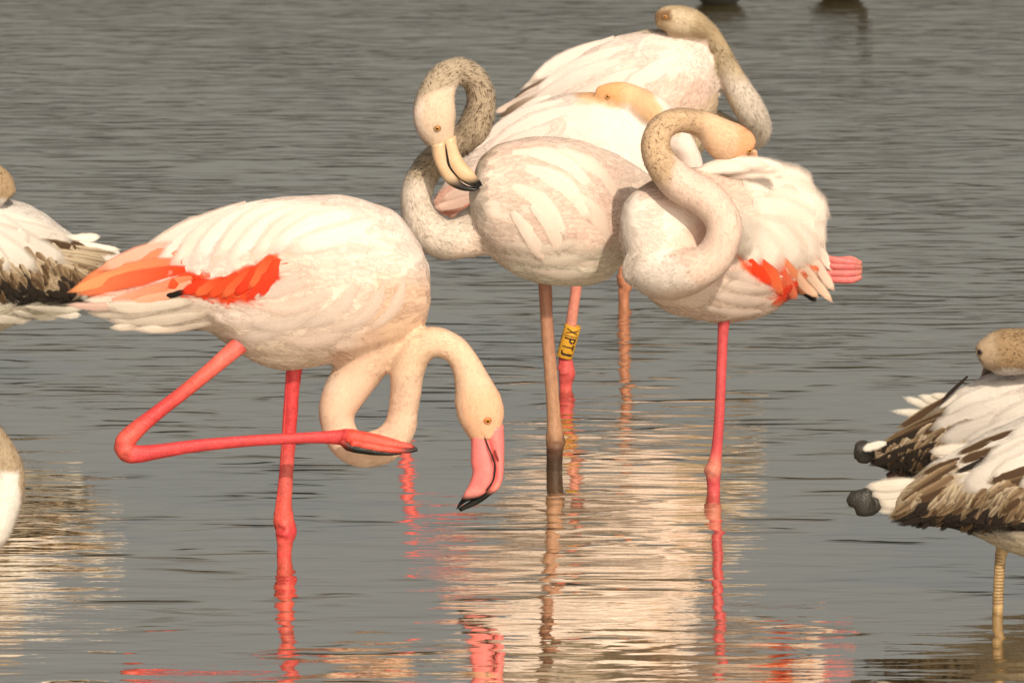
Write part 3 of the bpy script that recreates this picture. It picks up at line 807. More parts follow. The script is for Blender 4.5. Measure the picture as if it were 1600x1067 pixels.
# ================================================================ C: right bird, neck curled in an S
C_ = Bird('white flamingo with its neck curled in an S and its folded pink foot sticking out', 1112, 765)
C_.Y += .05
C_.loft([(968, 335, 973, 395, 30, -.12), (985, 303, 990, 440, 64, -.11), (1015, 283, 1022, 474, 88, -.09), (1060, 264, 1066, 496, 100, -.06), (1112, 259, 1118, 507, 104, -.02),
         (1162, 261, 1168, 502, 98, .02), (1206, 268, 1212, 487, 84, .05), (1245, 290, 1247, 462, 62, .08), (1272, 325, 1276, 448, 40, .10), (1288, 365, 1292, 430, 18, .11)])
C_.tube([(1010, 400, 56, -.12), (1045, 425, 46, -.165), (1085, 421, 36, -.205), (1117, 400, 30.5, -.215), (1132, 360, 29.5, -.215), (1122, 330, 30, -.205), (1100, 308, 31, -.195), (1062, 286, 31, -.18),
         (1036, 260, 27, -.155), (1024, 230, 24.5, -.14), (1031, 204, 22.5, -.13), (1050, 190, 21, -.11), (1075, 189, 20.5, -.085), (1104, 198, 24, -.06, .85), (1134, 221, 35, -.04, .75), (1158, 230, 31, -.025, .72), (1171, 237, 21, -.02, .72)])
C_.build([
    ([(1150, 250), (1300, 280), (1310, 420), (1200, 430), (1150, 380)], (.88, .75, .65), 20, 10),
    ([(960, 300), (1100, 280), (1120, 500), (960, 480)], (.85, .75, .67), 20, 10),
    ([(990, 250), (1170, 250), (1180, 400), (1100, 460), (1040, 380), (1090, 340), (1000, 300)], (.81, .62, .52), 10, 6),
    ([(985, 160), (1110, 160), (1105, 215), (1060, 215), (1045, 290), (985, 290)], (.74, .53, .34), 8, 6, (.16, .09, .045), .30, (.0045, .0045, .0035)),
    ([(1100, 170), (1200, 170), (1200, 265), (1100, 265)], (.80, .55, .36), 10, 5),
    ([(1148, 180), (1200, 180), (1200, 265), (1140, 265), (1155, 220)], (.82, .45, .24), 8, 4),
    ([(1150, 400), (1185, 412), (1230, 440), (1280, 400), (1300, 480), (1210, 478), (1180, 450)], (.85, .22, .09), 5, 5),
    ([(1158, 404), (1190, 418), (1215, 446), (1250, 440), (1245, 475), (1205, 470), (1180, 446)], RED, 5, 5),
    ([(1010, 455), (1200, 440), (1210, 480), (1130, 520), (1020, 500)], (.80, .63, .53), 10, 8),
], CREAM)
C_.contour([(None, .030, .017, .0026), ([(1120, 250), (1300, 270), (1310, 430), (1180, 420)], .050, .028, .0022)], cover=2.6)
C_.down(60000, .0065, .0019, 11, 1, where='neck', name='neck_down')
C_.down(3500, .013, .0012, 4, 1, where='body', rise=.0004, cj=.03)
for far in (False, True):
    for i, p in enumerate([([(1240, 400), (1265, 430), (1302, 474)], 17, (.84, .56, .40), (.82, .64, .52)), ([(1255, 390), (1280, 420), (1304, 456)], 18, (.82, .58, .45), CREAM), ([(1225, 405), (1250, 438), (1280, 466)], 16, (.83, .52, .36), (.84, .5, .34)),
              ([(1235, 425), (1258, 452), (1276, 472)], 16, BLACK, BLACK), ([(1205, 405), (1225, 435), (1245, 468)], 22, ORANGE, RED), ([(1185, 405), (1205, 430), (1222, 462)], 22, (.85, .2, .07), RED),
              ([(1165, 395), (1182, 420), (1205, 448)], 18, RED, RED), ([(1215, 400), (1238, 430), (1262, 462)], 20, (.85, .32, .14), ORANGE), ([(1260, 370), (1282, 395), (1300, 425)], 18, CREAM, CREAM)]):
        C_.feather(p[0], p[1], p[2], p[3], lift=2.5, name='wing_feather', point=.55, far=far)
    for i, p in enumerate([([(1160, 290), (1225, 300), (1298, 342)], 66), ([(1150, 275), (1210, 275), (1275, 300)], 60), ([(1175, 320), (1235, 338), (1292, 380)], 62), ([(1170, 350), (1215, 372), (1262, 415)], 62),
              ([(1150, 345), (1185, 378), (1222, 425)], 60), ([(1190, 345), (1240, 370), (1284, 405)], 52), ([(1145, 360), (1165, 385), (1190, 415)], 34), ([(1130, 262), (1180, 262), (1232, 268)], 26), ([(1125, 268), (1160, 280), (1215, 300)], 46), ([(1200, 300), (1250, 318), (1292, 352)], 50)]):
        C_.feather(p[0], p[1], (.89, .76, .66), (.88, .77, .67), lift=5, name='scapular_feather', point=.36, far=far, camber=.07)
    for pts, wd, dd in (([(1098, 262), (1150, 254), (1208, 258)], 20, -.055), ([(1120, 268), (1175, 257), (1226, 264)], 22, -.05), ([(1140, 276), (1190, 266), (1222, 276)], 24, -.045), ([(1085, 270), (1130, 262), (1180, 262)], 20, -.06)):
        C_.feather(pts, wd, (.89, .76, .67), (.88, .75, .66), dy=dd * (-1 if far else 1), name='scapular_feather', point=.4, far=far, camber=.1)
    for i, p in enumerate([([(1120, 440), (1165, 448), (1212, 452)], 24), ([(1110, 460), (1160, 468), (1205, 470)], 24), ([(1100, 480), (1150, 488), (1195, 486)], 20), ([(1130, 420), (1160, 432), (1190, 446)], 20)]):
        C_.feather(p[0], p[1], (.88, .70, .60), (.88, .74, .65), lift=5, name='flank_feather', point=.7, far=far, camber=.13)
LP = (.70, .095, .105)
lc = C_.limb([(1132, 490, 12, -.05, LP), (1130, 515, 8.5, -.05, LP), (1127, 580, 8, -.05, LP), (1124, 650, 8, -.05, LP), (1120, 700, 8.5, -.05, LP), (1117, 722, 11, -.05, (.74, .22, .16)), (1114, 736, 13, -.05, (.66, .22, .16)),
         (1115, 752, 10.5, -.05, LP), (1115, 775, 10, -.05, LP), (1114, 920, 10, -.05, LP), (1114, 1060, 10, -.05, LP)], k=18)
C_.foot_down(1114, 0, LP, lc)
lf = C_.limb([(1180, 440, 12, 0, LP), (1230, 430, 9, .03, LP), (1285, 420, 8, .09, LP), (1300, 420, 9, .10, LP)], per=4)
ft = C_.limb([(1292, 420, 12, .10, BILLP), (1310, 420, 19, .10, BILLP), (1330, 421, 21, .10, (.82, .30, .24)), (1342, 421, 16, .10, (.7, .3, .24)), (1347, 421, 7, .10, (.6, .25, .2))], 'foot', lf, depth=.45)
for k_, (a, b, c, d) in enumerate([(404, 408, 410, 412), (415, 416, 416, 417), (427, 427, 427, 425), (436, 437, 437, 432)]):
    C_.limb([(1290, a, 5.5, .085, BILLP), (1312, b, 6.5, .08, BILLP), (1330, c, 6.5, .082, BILLP), (1345, d, 5, .09, (.66, .26, .2))], 'toe', ft, k=10)
C_.bill([(1158, 228, 1183, 236, 14, -.02, (.82, .48, .3)), (1160, 248, 1186, 250, 13, .0, (.83, .50, .34)), (1164, 258, 1187, 258, 11, .03, (.82, .48, .36)), (1172, 275, 1184, 274, 8, .06, BILLP)], 'bill')
C_.eye(1170.5, 235.5, 3.9, lid=(.60, .36, .18))

# ================================================================ E: bird behind the centre one, peach head tucked
E = Bird('flamingo behind the preening one, peach head tucked, yellow ring on its pink leg', 884, 606)
E.loft([(1052, 225, 1048, 330, 34, 0), (1022, 178, 1016, 385, 68, 0), (975, 152, 975, 412, 90, 0), (920, 143, 920, 422, 96, 0), (862, 150, 866, 418, 90, 0), (802, 176, 810, 404, 74, 0),
        (750, 217, 755, 376, 50, 0), (705, 268, 708, 345, 24, 0), (676, 312, 680, 336, 8, 0)])
E.tube([(1040, 300, 40, 0), (1062, 285, 26, -.02), (1080, 262, 20, -.03), (1072, 232, 18, -.04), (1052, 212, 26, -.035), (1034, 190, 28, -.04), (1012, 170, 27, -.045), (993, 160, 26, -.03), (970, 152, 25, -.035, .85), (948, 149, 20, -.035, .8), (930, 146, 11, -.03, .75)])
E.build([
    ([(900, 110), (960, 110), (1010, 130), (1060, 210), (1030, 210), (980, 165), (900, 160)], (.80, .52, .30), 6, 4),
    ([(915, 110), (975, 115), (970, 165), (920, 150)], (.82, .44, .20), 10, 4),
    ([(660, 300), (715, 285), (730, 350), (660, 350)], (.83, .5, .4), 10, 6),
], WHITE)
E.contour([(None, .034, .018, .0022), ([(760, 150), (1000, 150), (1000, 300), (760, 300)], .050, .026, .0018)], cover=2.6)
E.down(26000, .006, .0014, 16, 1, where='neck', name='neck_down')
E.down(4000, .012, .0012, 4, 1, where='body', rise=.0004, cj=.03)
for far in (False, True):
    for i, p in enumerate([([(900, 170), (820, 200), (745, 262)], 30, WHITE, WHITE), ([(880, 158), (800, 188), (730, 245)], 22, WHITE, WHITE), ([(860, 200), (790, 235), (715, 290)], 30, (.83, .64, .55), WHITE),
              ([(800, 260), (740, 290), (686, 316)], 24, (.84, .56, .46), WHITE), ([(790, 290), (730, 312), (676, 326)], 20, (.83, .56, .46), (.84, .6, .5)), ([(860, 150), (825, 165), (780, 196)], 12, (.62, .55, .5), WHITE), ([(790, 300), (735, 318), (690, 334)], 12, (.6, .22, .14), SALMON)]):
        E.feather(p[0], p[1], p[2], p[3], lift=3, name='wing_feather', point=.5, far=far)
LE = (.80, .30, .22); LE2 = (.84, .13, .12)
le = E.limb([(905, 410, 13, 0, LE), (901, 445, 9, 0, LE), (896, 480, 8.5, 0, LE), (889, 530, 9, 0, LE), (884, 556, 10, 0, LE2), (884, 572, 12.5, 0, LE2), (886, 585, 12.5, 0, LE2), (884, 600, 10, 0, LE2),
        (884, 620, 9.5, 0, LE2), (884, 740, 9, 0, LE2), (884, 860, 9, 0, LE2)], k=18)
E.foot_down(884, 0, LE2, le)
lw = E.limb([(760, 360, 14, .0, LE2), (705, 368, 10, .0, LE2), (668, 382, 9, -.01, LE2), (644, 410, 9, -.02, LE2), (633, 500, 9, -.05, LE2), (630, 560, 9.5, -.07, LE2), (627, 585, 12, -.09, LE2), (627, 602, 11, -.10, LE2), (626, 640, 9.5, -.12, LE2), (625, 760, 9, -.14, LE2), (625, 880, 9, -.14, LE2)])  # unseen second leg, added to give the red zigzag reflection in the water
E.foot_down(625, 0, LE2, lw)
def ring_band():
    p0, p1 = E.P(895.5, 508, 0), E.P(881.5, 558, 0)
    ax = (p1 - p0); L = ax.length; ax.normalize()
    Yv = Vector((0, 1, 0)); bx = (Yv - ax * Yv.dot(ax)).normalized(); cx = ax.cross(bx)      # cx points to the left or right
    if cx.x < 0: cx = -cx
    rr = 12.6 * mpp(885, 530, E.Y); n = 40
    def q(a, v, r): return np.array(p0 + ax * (v * L) + (cx * math.sin(a) - bx * math.cos(a)) * r)
    V = []; F = []
    prof = [(0, rr * .86), (0, rr), (.015, rr * 1.02), (.985, rr * 1.02), (1, rr), (1, rr * .86)]
    for v, r in prof:
        for j in range(n): V.append(q(2 * math.pi * j / n, v, r))
    m_ = len(prof)
    for i in range(m_):
        for j in range(n):
            i2 = (i + 1) % m_
            F.append((i * n + j, i * n + (j + 1) % n, i2 * n + (j + 1) % n, i2 * n + j))
    band = link_mesh('leg_ring', V, F, M_RING, le)
    # lettering running down the band, top of the letters to the right
    h = 11.2
    for n_, (a0) in enumerate((.10, .10 - 2 * math.pi / 3, .10 + 2 * math.pi / 3)):
        for ch, vc, wd in (('X', .165, .17), ('|', .305, .03), ('P', .44, .17), ('T', .64, .17), ('J', .83, .15)):
            V = []; F = []
            if ch == '|':
                pts = [(0, 0), (1, 0), (1, .22), (0, .22)]
                g = [(x * 1.0, y) for x, y in [(i / 8, 0) for i in range(9)]]
                for i in range(9):
                    a = a0 + (i / 8 - .5) * 1.9
                    V += [q(a, vc - .012, rr * 1.035), q(a, vc + .012, rr * 1.035)]
                F = [(2 * i, 2 * i + 1, 2 * i + 3, 2 * i + 2) for i in range(8)]
            else:
                tc = bpy.data.curves.new('t', 'FONT'); tc.body = ch; tc.size = 1; tc.resolution_u = 4; tc.offset = .018
                to = bpy.data.objects.new('t', tc); COLL.objects.link(to)
                dg = bpy.context.evaluated_depsgraph_get(); dg.update()
                me = bpy.data.meshes.new_from_object(to.evaluated_get(dg)); bpy.data.objects.remove(to)
                import bmesh
                bm = bmesh.new(); bm.from_mesh(me)
                ys = [v.co.y for v in bm.verts]; lo_, hi_ = min(ys), max(ys)
                for q_ in range(1, 9):
                    bmesh.ops.bisect_plane(bm, geom=bm.verts[:] + bm.edges[:] + bm.faces[:], plane_co=(0, lo_ + (hi_ - lo_) * q_ / 9, 0), plane_no=(0, 1, 0))
                bmesh.ops.triangulate(bm, faces=bm.faces[:]); bm.to_mesh(me); bm.free()
                vs = [v.co.copy() for v in me.vertices]; fs = [tuple(p.vertices) for p in me.polygons]
                bpy.data.meshes.remove(me)
                x0 = min(v.x for v in vs); x1 = max(v.x for v in vs); y0 = min(v.y for v in vs); y1 = max(v.y for v in vs)
                for v in vs:
                    a = a0 + ((v.y - y0) / (y1 - y0) - .5) * 1.55
                    V.append(q(a, vc + ((v.x - x0) / (x1 - x0) - .5) * wd, rr * 1.035))
                F = fs
            link_mesh('character', V, F, M_INK, band, smooth=False)
ring_band()
E.eye(950, 151, 3.4, lid=(.66, .36, .16))

# ================================================================ D: rearmost bird, grey-brown neck
D = Bird('rearmost flamingo, brownish head laid on its back and speckled grey neck at its right', 975, 472)
D.loft([(1122, 98, 1120, 185, 24, .03), (1104, 66, 1102, 235, 54, .02), (1070, 50, 1070, 262, 76, 0), (1022, 44, 1025, 274, 85, 0), (970, 54, 975, 274, 82, 0), (915, 77, 920, 262, 70, 0), (862, 110, 865, 240, 50, 0),
        (815, 143, 817, 212, 28, 0), (784, 172, 785, 198, 10, 0)])
D.tube([(1060, 200, 40, .05), (1105, 196, 30, .07), (1150, 212, 24, .08), (1178, 214, 21, .06), (1186, 200, 20.5, .03), (1172, 172, 25, .0), (1152, 138, 23, -.0), (1135, 104, 19, .0), (1120, 72, 17, .0), (1103, 50, 18, -.01),
        (1082, 38, 23, -.03), (1060, 33, 25, -.045, .85), (1040, 30, 21, -.05, .75), (1024, 33, 11, -.05, .75)])
D.build([
    ([(1000, 0), (1140, 0), (1220, 240), (1150, 240), (1126, 120), (1105, 62), (1052, 58), (1000, 48)], (.46, .345, .21), 4, 3),
    ([(1040, 15), (1085, 20), (1080, 60), (1045, 50)], (.62, .50, .35), 10, 3),
    ([(1022, 20), (1048, 16), (1050, 34), (1025, 36)], (.26, .15, .075), 4, 2),
    ([(1105, 55), (1150, 90), (1145, 125), (1120, 125)], (.50, .40, .27), 4, 3, (.14, .09, .03), .3, (.004, .004, .004)),
    ([(1120, 118), (1220, 118), (1220, 240), (1120, 240)], (.66, .58, .50), 20, 6, (.28, .21, .15), .16, (.0045, .0045, .0035)),
    ([(1060, 150), (1140, 150), (1165, 240), (1060, 240)], (.66, .52, .36), 8, 4),
    ([(990, 120), (1110, 120), (1100, 170), (1000, 160)], PINKISH, 22, 8),
], WHITE)
D.contour([(None, .034, .018, .0022), ([(800, 60), (1050, 40), (1060, 200), (800, 200)], .055, .024, .0018)], cover=2.6)
D.down(46000, .0075, .0016, 26, 1, where='neck', name='neck_down')
D.down(4000, .012, .0012, 4, 1, where='body', rise=.0004, cj=.03)
for far in (False, True):
    for i, p in enumerate([([(960, 60), (890, 90), (825, 130)], 24, WHITE, WHITE), ([(980, 75), (900, 105), (830, 150)], 24, WHITE, WHITE), ([(970, 95), (895, 125), (820, 170)], 26, (.8, .66, .6), WHITE), ([(900, 90), (860, 112), (812, 142)], 12, (.6, .52, .46), (.7, .62, .56)),
              ([(870, 118), (835, 135), (800, 158)], 9, DARKB, (.3, .2, .14)), ([(860, 128), (825, 148), (788, 172)], 12, (.7, .5, .4), GREYW), ([(840, 150), (810, 165), (778, 184)], 10, DARKB, (.5, .38, .28)), ([(850, 140), (815, 158), (770, 178)], 14, (.74, .56, .46), GREYW), ([(1000, 110), (930, 140), (860, 185)], 28, (.82, .68, .6), WHITE), ([(1060, 90), (1010, 120), (950, 170)], 32, WHITE, WHITE)]):
        D.feather(p[0], p[1], p[2], p[3], lift=3, name='wing_feather', point=.5, far=far)
LD = (.50, .20, .11)
ld = D.limb([(985, 265, 13, 0, LD), (980, 300, 8.5, 0, LD), (977, 380, 8, 0, LD), (975, 422, 9, 0, LD), (974, 436, 11, 0, LD), (977, 446, 11, 0, LD), (975, 458, 9, 0, LD), (975, 480, 8, 0, LD), (975, 580, 8, 0, LD), (975, 690, 8, 0, LD)])
D.foot_down(975, 0, LD, ld)
D.eye(1039.5, 27, 3.2, lid=(.3, .2, .12))

# ================================================================ juveniles
def juv_wing(b, rows, name='covert_feather'):
    """rows of (x0, y0, x1, y1, width, kind)"""
    for far in (False, True):
        for x0, y0, x1, y1, wd, k in rows:
            col = {'w': (GREYW, (.74, .68, .62), None, None), 'g': ((.60, .54, .49), (.70, .64, .58), None, None), 'b': (DARKB, DARKB, None, (.36, .25, .13)), 'k': ((.018, .013, .010), (.03, .02, .015), None, None),
                   's': ((.56, .44, .30), (.66, .54, .39), (.06, .034, .018), None), 'u': ((.38, .27, .16), (.24, .15, .085), (.045, .025, .014), (.50, .37, .22)), 'c': ((.80, .74, .64), (.80, .74, .66), None, None)}[k]
            mx_, my_ = (x0 + x1) / 2, (y0 + y1) / 2 + (2 if k in 'wgc' else 0)
            b.feather([(x0, y0), (mx_, my_), (x1, y1)], wd, col[0], col[1], lift=2.6, name=name, point=.5 if k in 'wgc' else .62, streak=col[2], edge=col[3], far=far, camber=.07)

def jrows(seed, a0, a1, b0, b1, n, dv, ln, wd, kinds):
    """n feathers scattered in the band between line a0-a1 (upper) and b0-b1 (lower); kinds: upper -> lower"""
    r = random.Random(seed); out = []
    for i in range(n):
        v = (i + .5) / n; u = r.random()
        xa, ya = a0[0] + (a1[0] - a0[0]) * u, a0[1] + (a1[1] - a0[1]) * u
        xb, yb = b0[0] + (b1[0] - b0[0]) * u, b0[1] + (b1[1] - b0[1]) * u
        x, y = xa + (xb - xa) * (1 - v), ya + (yb - ya) * (1 - v)
        an = math.atan2(dv[1], dv[0]) + r.gauss(0, .16); L = ln * r.uniform(.7, 1.3)
        kk = kinds[min(len(kinds) - 1, int((1 - v) * len(kinds)))]
        out.append((x, y, x + math.cos(an) * L, y + math.sin(an) * L, wd * r.uniform(.7, 1.25), r.choice(kk)))
    return out
F_ = Bird('young brown-winged flamingo at the left edge, rump overlapped by an orange wing tip', -70, 622)
F_.loft([(-275, 400, -270, 470, 25, 0), (-240, 360, -235, 520, 60, 0), (-180, 325, -175, 560, 90, 0), (-110, 312, -105, 562, 100, 0), (-40, 307, -35, 540, 98, 0), (18, 313, 25, 508, 86, 0), (68, 331, 78, 494, 66, 0),
         (112, 367, 122, 484, 42, 0), (150, 378, 152, 440, 24, 0), (188, 390, 186, 404, 8, 0)])
F_.tube([(-200, 420, 50, 0), (-268, 400, 36, 0), (-300, 340, 28, 0), (-280, 280, 26, 0), (-220, 252, 24, -.02), (-150, 246, 22, -.03), (-90, 256, 24, -.04), (-40, 278, 32, -.05, .8), (-8, 292, 34, -.05, .8), (12, 312, 20, -.05, .8)])
F_.build([
    ([(-60, 240), (60, 240), (60, 312), (-60, 312)], (.46, .33, .20), 5, 3, (.2, .13, .07), .3, (.004, .004, .004)),
    ([(-320, 220), (-60, 220), (-60, 300), (-240, 330), (-330, 400)], GREYB, 8, 5, (.18, .13, .09), .3, (.004, .004, .004)),
    ([(-200, 420), (0, 408), (60, 420), (100, 385), (160, 385), (160, 445), (120, 470), (0, 470), (-200, 500)], (.55, .43, .29), 6, 6, (.07, .04, .02), .3, (.006, .006, .012)),
    ([(-200, 455), (0, 452), (130, 462), (120, 480), (0, 474), (-200, 500)], (.02, .015, .012), 4, 4),
    ([(-200, 470), (140, 478), (100, 560), (-200, 600)], (.72, .66, .55), 5, 6),
], (.74, .69, .64))
F_.contour([(None, .036, .018, .0026), ([(-200, 300), (90, 330), (90, 400), (-200, 400)], .055, .030, .002)], cover=2.6)
F_.down(36000, .007, .0015, 26, 1, where='neck', name='neck_down')
F_.down(3000, .013, .0012, 4, 1, where='body', rise=.0004, cj=.03)
rw = jrows(4, (-60, 395), (95, 372), (-60, 448), (130, 440), 95, (.55, .8), 32, 12, ['us', 'ssu', 'uusb', 'ukb', 'kkb'])
rw += jrows(5, (-60, 452), (100, 452), (-60, 458), (110, 460), 14, (.9, .35), 26, 11, ['k'])
rw += [(90, 392, 168, 408, 14, 's'), (95, 385, 185, 398, 12, 's'), (80, 400, 160, 422, 14, 's'), (100, 405, 165, 430, 12, 'u'), (100, 398, 176, 412, 10, 's'), (90, 410, 150, 440, 13, 's'),
       (70, 368, 138, 388, 14, 'b'), (60, 376, 128, 390, 14, 'b'), (-10, 345, 118, 380, 30, 'g'), (-40, 350, 108, 412, 44, 'g'), (-60, 345, 60, 425, 44, 'w'), (-90, 340, 20, 425, 40, 'w'), (-20, 330, 90, 370, 36, 'w'), (-50, 325, 50, 380, 40, 'w'), (-100, 330, -5, 400, 40, 'w')]
rw += [(40, 478, 132, 482, 16, 'c'), (60, 482, 128, 492, 16, 'c'), (20, 486, 95, 494, 18, 'c'), (100, 372, 158, 370, 16, 'c'), (110, 378, 190, 391, 12, 'c'), (-40, 490, 50, 500, 22, 'c')]
juv_wing(F_, rw)
lF = F_.limb([(-70, 545, 13, 0, (.3, .22, .18)), (-70, 570, 10, 0, (.3, .22, .18)), (-70, 600, 11, 0, (.3, .22, .18)), (-70, 640, 9.5, 0, (.3, .22, .18)), (-70, 880, 9.5, 0, (.3, .22, .18))])
F_.foot_down(-70, 0, (.3, .22, .18), lF)

G = Bird('flamingo mostly outside the left edge, only its hanging brown and white neck in view', -330, 1010)
G.loft([(-150, 560, -150, 650, 30, 0), (-185, 510, -185, 700, 70, 0), (-250, 480, -250, 735, 100, 0), (-330, 470, -330, 745, 106, 0), (-410, 490, -410, 725, 95, 0), (-480, 530, -480, 700, 70, 0), (-550, 590, -545, 680, 40, 0), (-620, 650, -610, 680, 12, 0)])
G.tube([(-200, 610, 60, 0), (-130, 628, 44, .02), (-65, 645, 34, .03), (-18, 690, 31, .03), (6, 730, 31, .025), (10, 762, 30, .0), (0, 800, 29, -.03), (-14, 832, 29, -.045), (-45, 846, 28, -.05), (-82, 822, 26, -.06), (-98, 775, 24, -.07), (-104, 725, 23, -.08),
        (-112, 690, 28, -.08, .8), (-120, 655, 34, -.08, .75), (-126, 630, 28, -.08, .75)])
G.build([
    ([(-140, 600), (60, 600), (60, 800), (33, 800), (26, 742), (-140, 742)], (.42, .33, .23), 5, 4, (.28, .18, .09), .28, (.005, .005, .004)),
    ([(-140, 738), (26, 738), (30, 870), (-140, 870)], (.72, .67, .61), 4, 4),
], (.74, .68, .62))
G.contour([(None, .040, .022, .0026)], cover=2.2)
G.down(46000, .0075, .0015, 26, 1, where='neck', name='neck_down')
G.bill([(-140, 640, -108, 636, 14, -.08, (.6, .5, .45)), (-142, 610, -112, 606, 12, -.08, (.6, .5, .45)), (-135, 585, -112, 588, 9, -.07, (.5, .4, .35)), (-120, 570, -108, 578, 5, -.06, BLACK)], 'bill')
lG = G.limb([(-330, 735, 13, 0, (.35, .25, .2)), (-330, 800, 10, 0, (.35, .25, .2)), (-330, 930, 12, 0, (.35, .25, .2)), (-330, 1000, 10, 0, (.35, .25, .2)), (-330, 1270, 10, 0, (.35, .25, .2))])
G.foot_down(-330, 0, (.3, .22, .18), lG)
G.eye(-128, 652, 4)

H = Bird('young flamingo at the right edge, brown head tucked into its back', 1650, 898)
H.loft([(1802, 645, 1797, 740, 40, .03), (1760, 602, 1756, 788, 74, .03), (1700, 578, 1700, 812, 92, .03), (1632, 570, 1636, 818, 96, .03), (1572, 575, 1576, 808, 92, .03), (1520, 592, 1525, 790, 80, .03), (1476, 624, 1481, 770, 62, .03),
        (1430, 660, 1436, 750, 42, .03), (1388, 684, 1392, 738, 24, .03), (1358, 702, 1360, 727, 12, .03)])
H.tube([(1780, 690, 44, .03), (1830, 690, 32, .02), (1862, 655, 27, .01), (1858, 610, 26, 0), (1822, 572, 25, -.01), (1770, 556, 24, -.02), (1700, 552, 26, -.03), (1640, 550, 32, -.035), (1592, 549, 38, -.04, .85), (1562, 551, 38, -.04, .78), (1541, 555, 28, -.04, .75), (1529, 560, 18, -.04, .75)])
H.build([
    ([(1500, 500), (1900, 500), (1900, 640), (1760, 600), (1600, 577), (1515, 577)], (.38, .26, .145), 5, 3, (.15, .09, .045), .34, (.004, .004, .004)),
    ([(1505, 520), (1552, 512), (1560, 560), (1550, 580), (1510, 585)], (.46, .34, .23), 8, 3),
    ([(1340, 680), (1430, 650), (1480, 630), (1500, 640), (1440, 700), (1520, 700), (1530, 780), (1340, 770)], (.45, .34, .22), 6, 6, (.045, .03, .02), .36, (.006, .006, .014)),
    ([(1340, 715), (1400, 722), (1440, 738), (1430, 760), (1340, 750)], (.02, .015, .012), 4, 4),
    ([(1380, 738), (1700, 790), (1700, 850), (1380, 800)], (.66, .6, .5), 5, 4),
], (.70, .63, .58))
H.contour([(None, .036, .020, .0026), ([(1480, 580), (1800, 580), (1800, 700), (1480, 700)], .06, .032, .002)], cover=2.6)
H.down(40000, .0075, .0015, 27, 1, where='neck', name='neck_down')
H.down(2500, .013, .0012, 4, 1, where='body', rise=.0004, cj=.03)
rw = [(1500, 612, 1400, 672, 16, 'b'), (1490, 640, 1380, 694, 18, 'b'), (1470, 655, 1366, 706, 18, 'b'), (1450, 670, 1358, 716, 18, 'k'), (1450, 690, 1356, 728, 18, 'k'), (1480, 690, 1380, 736, 20, 'k'), (1500, 700, 1410, 740, 20, 'k')]
rw += jrows(6, (1400, 680), (1520, 640), (1400, 712), (1520, 730), 70, (-.62, .72), 34, 11, ['su', 'us', 'ubs', 'bku', 'kb'])
rw += [(1580, 600, 1470, 650, 40, 'w'), (1600, 620, 1450, 672, 36, 'g'), (1610, 640, 1462, 690, 36, 'g'), (1600, 600, 1490, 628, 34, 'w'), (1640, 640, 1500, 700, 40, 'w'), (1560, 590, 1475, 628, 26, 'w'), (1680, 620, 1540, 670, 44, 'w'),
       (1520, 655, 1450, 692, 16, 'b'), (1510, 640, 1440, 680, 14, 'b'), (1512, 588, 1470, 628, 6, 'k'), (1530, 595, 1465, 640, 12, 'c')]
juv_wing(H, rw)
# loose white plumes standing up behind the back
for pts, wd in (([(1490, 640), (1450, 646), (1388, 642)], 16), ([(1490, 636), (1455, 634), (1408, 620)], 18), ([(1490, 630), (1465, 626), (1432, 618)], 18), ([(1495, 622), (1478, 620), (1452, 617)], 14), ([(1480, 650), (1440, 656), (1418, 652)], 14), ([(1496, 634), (1462, 632), (1425, 630)], 20)):
    H.feather(pts, wd, (.72, .66, .57), (.76, .70, .60), dy=.09, name='tail_feather', point=.75)
JG = (.04, .037, .032)
H.limb([(1420, 735, 9, .03, JG), (1380, 720, 9, .03, JG), (1355, 708, 10, .02, JG)], per=4)
hf = H.limb([(1366, 706, 10, .0, JG), (1356, 706, 18, .0, JG), (1343, 706, 18, .0, (.05, .046, .04)), (1334, 706, 11, .0, JG)], 'foot', depth=.7)
H.feather([(1385, 692), (1362, 697), (1347, 704)], 14, (.74, .70, .62), (.74, .70, .62), dy=-.03, name='tail_feather', point=.6)
H.bill([(1534, 556, 1552, 564, 11, .01, (.30, .22, .15)), (1536, 572, 1552, 576, 9, .05, (.22, .17, .13)), (1532, 590, 1544, 592, 7, .07, (.12, .10, .08)), (1528, 602, 1536, 604, 4, .08, BLACK)], 'bill')
H.eye(1531, 550, 4.6, iris=M_PUPIL, lid=(.25, .18, .12))
lH = H.limb([(1650, 800, 13, .03, (.5, .38, .22)), (1650, 830, 10, .03, (.5, .38, .22)), (1650, 900, 10, .03, (.5, .38, .22)), (1650, 1180, 10, .03, (.5, .38, .22))])
H.foot_down(1650, 0, (.3, .22, .18), lH)
l2 = H.limb([(1420, 740, 8, .03, JG), (1398, 742, 9, .03, (.10, .05, .04)), (1386, 746, 6, .03, (.10, .05, .04))], per=4)

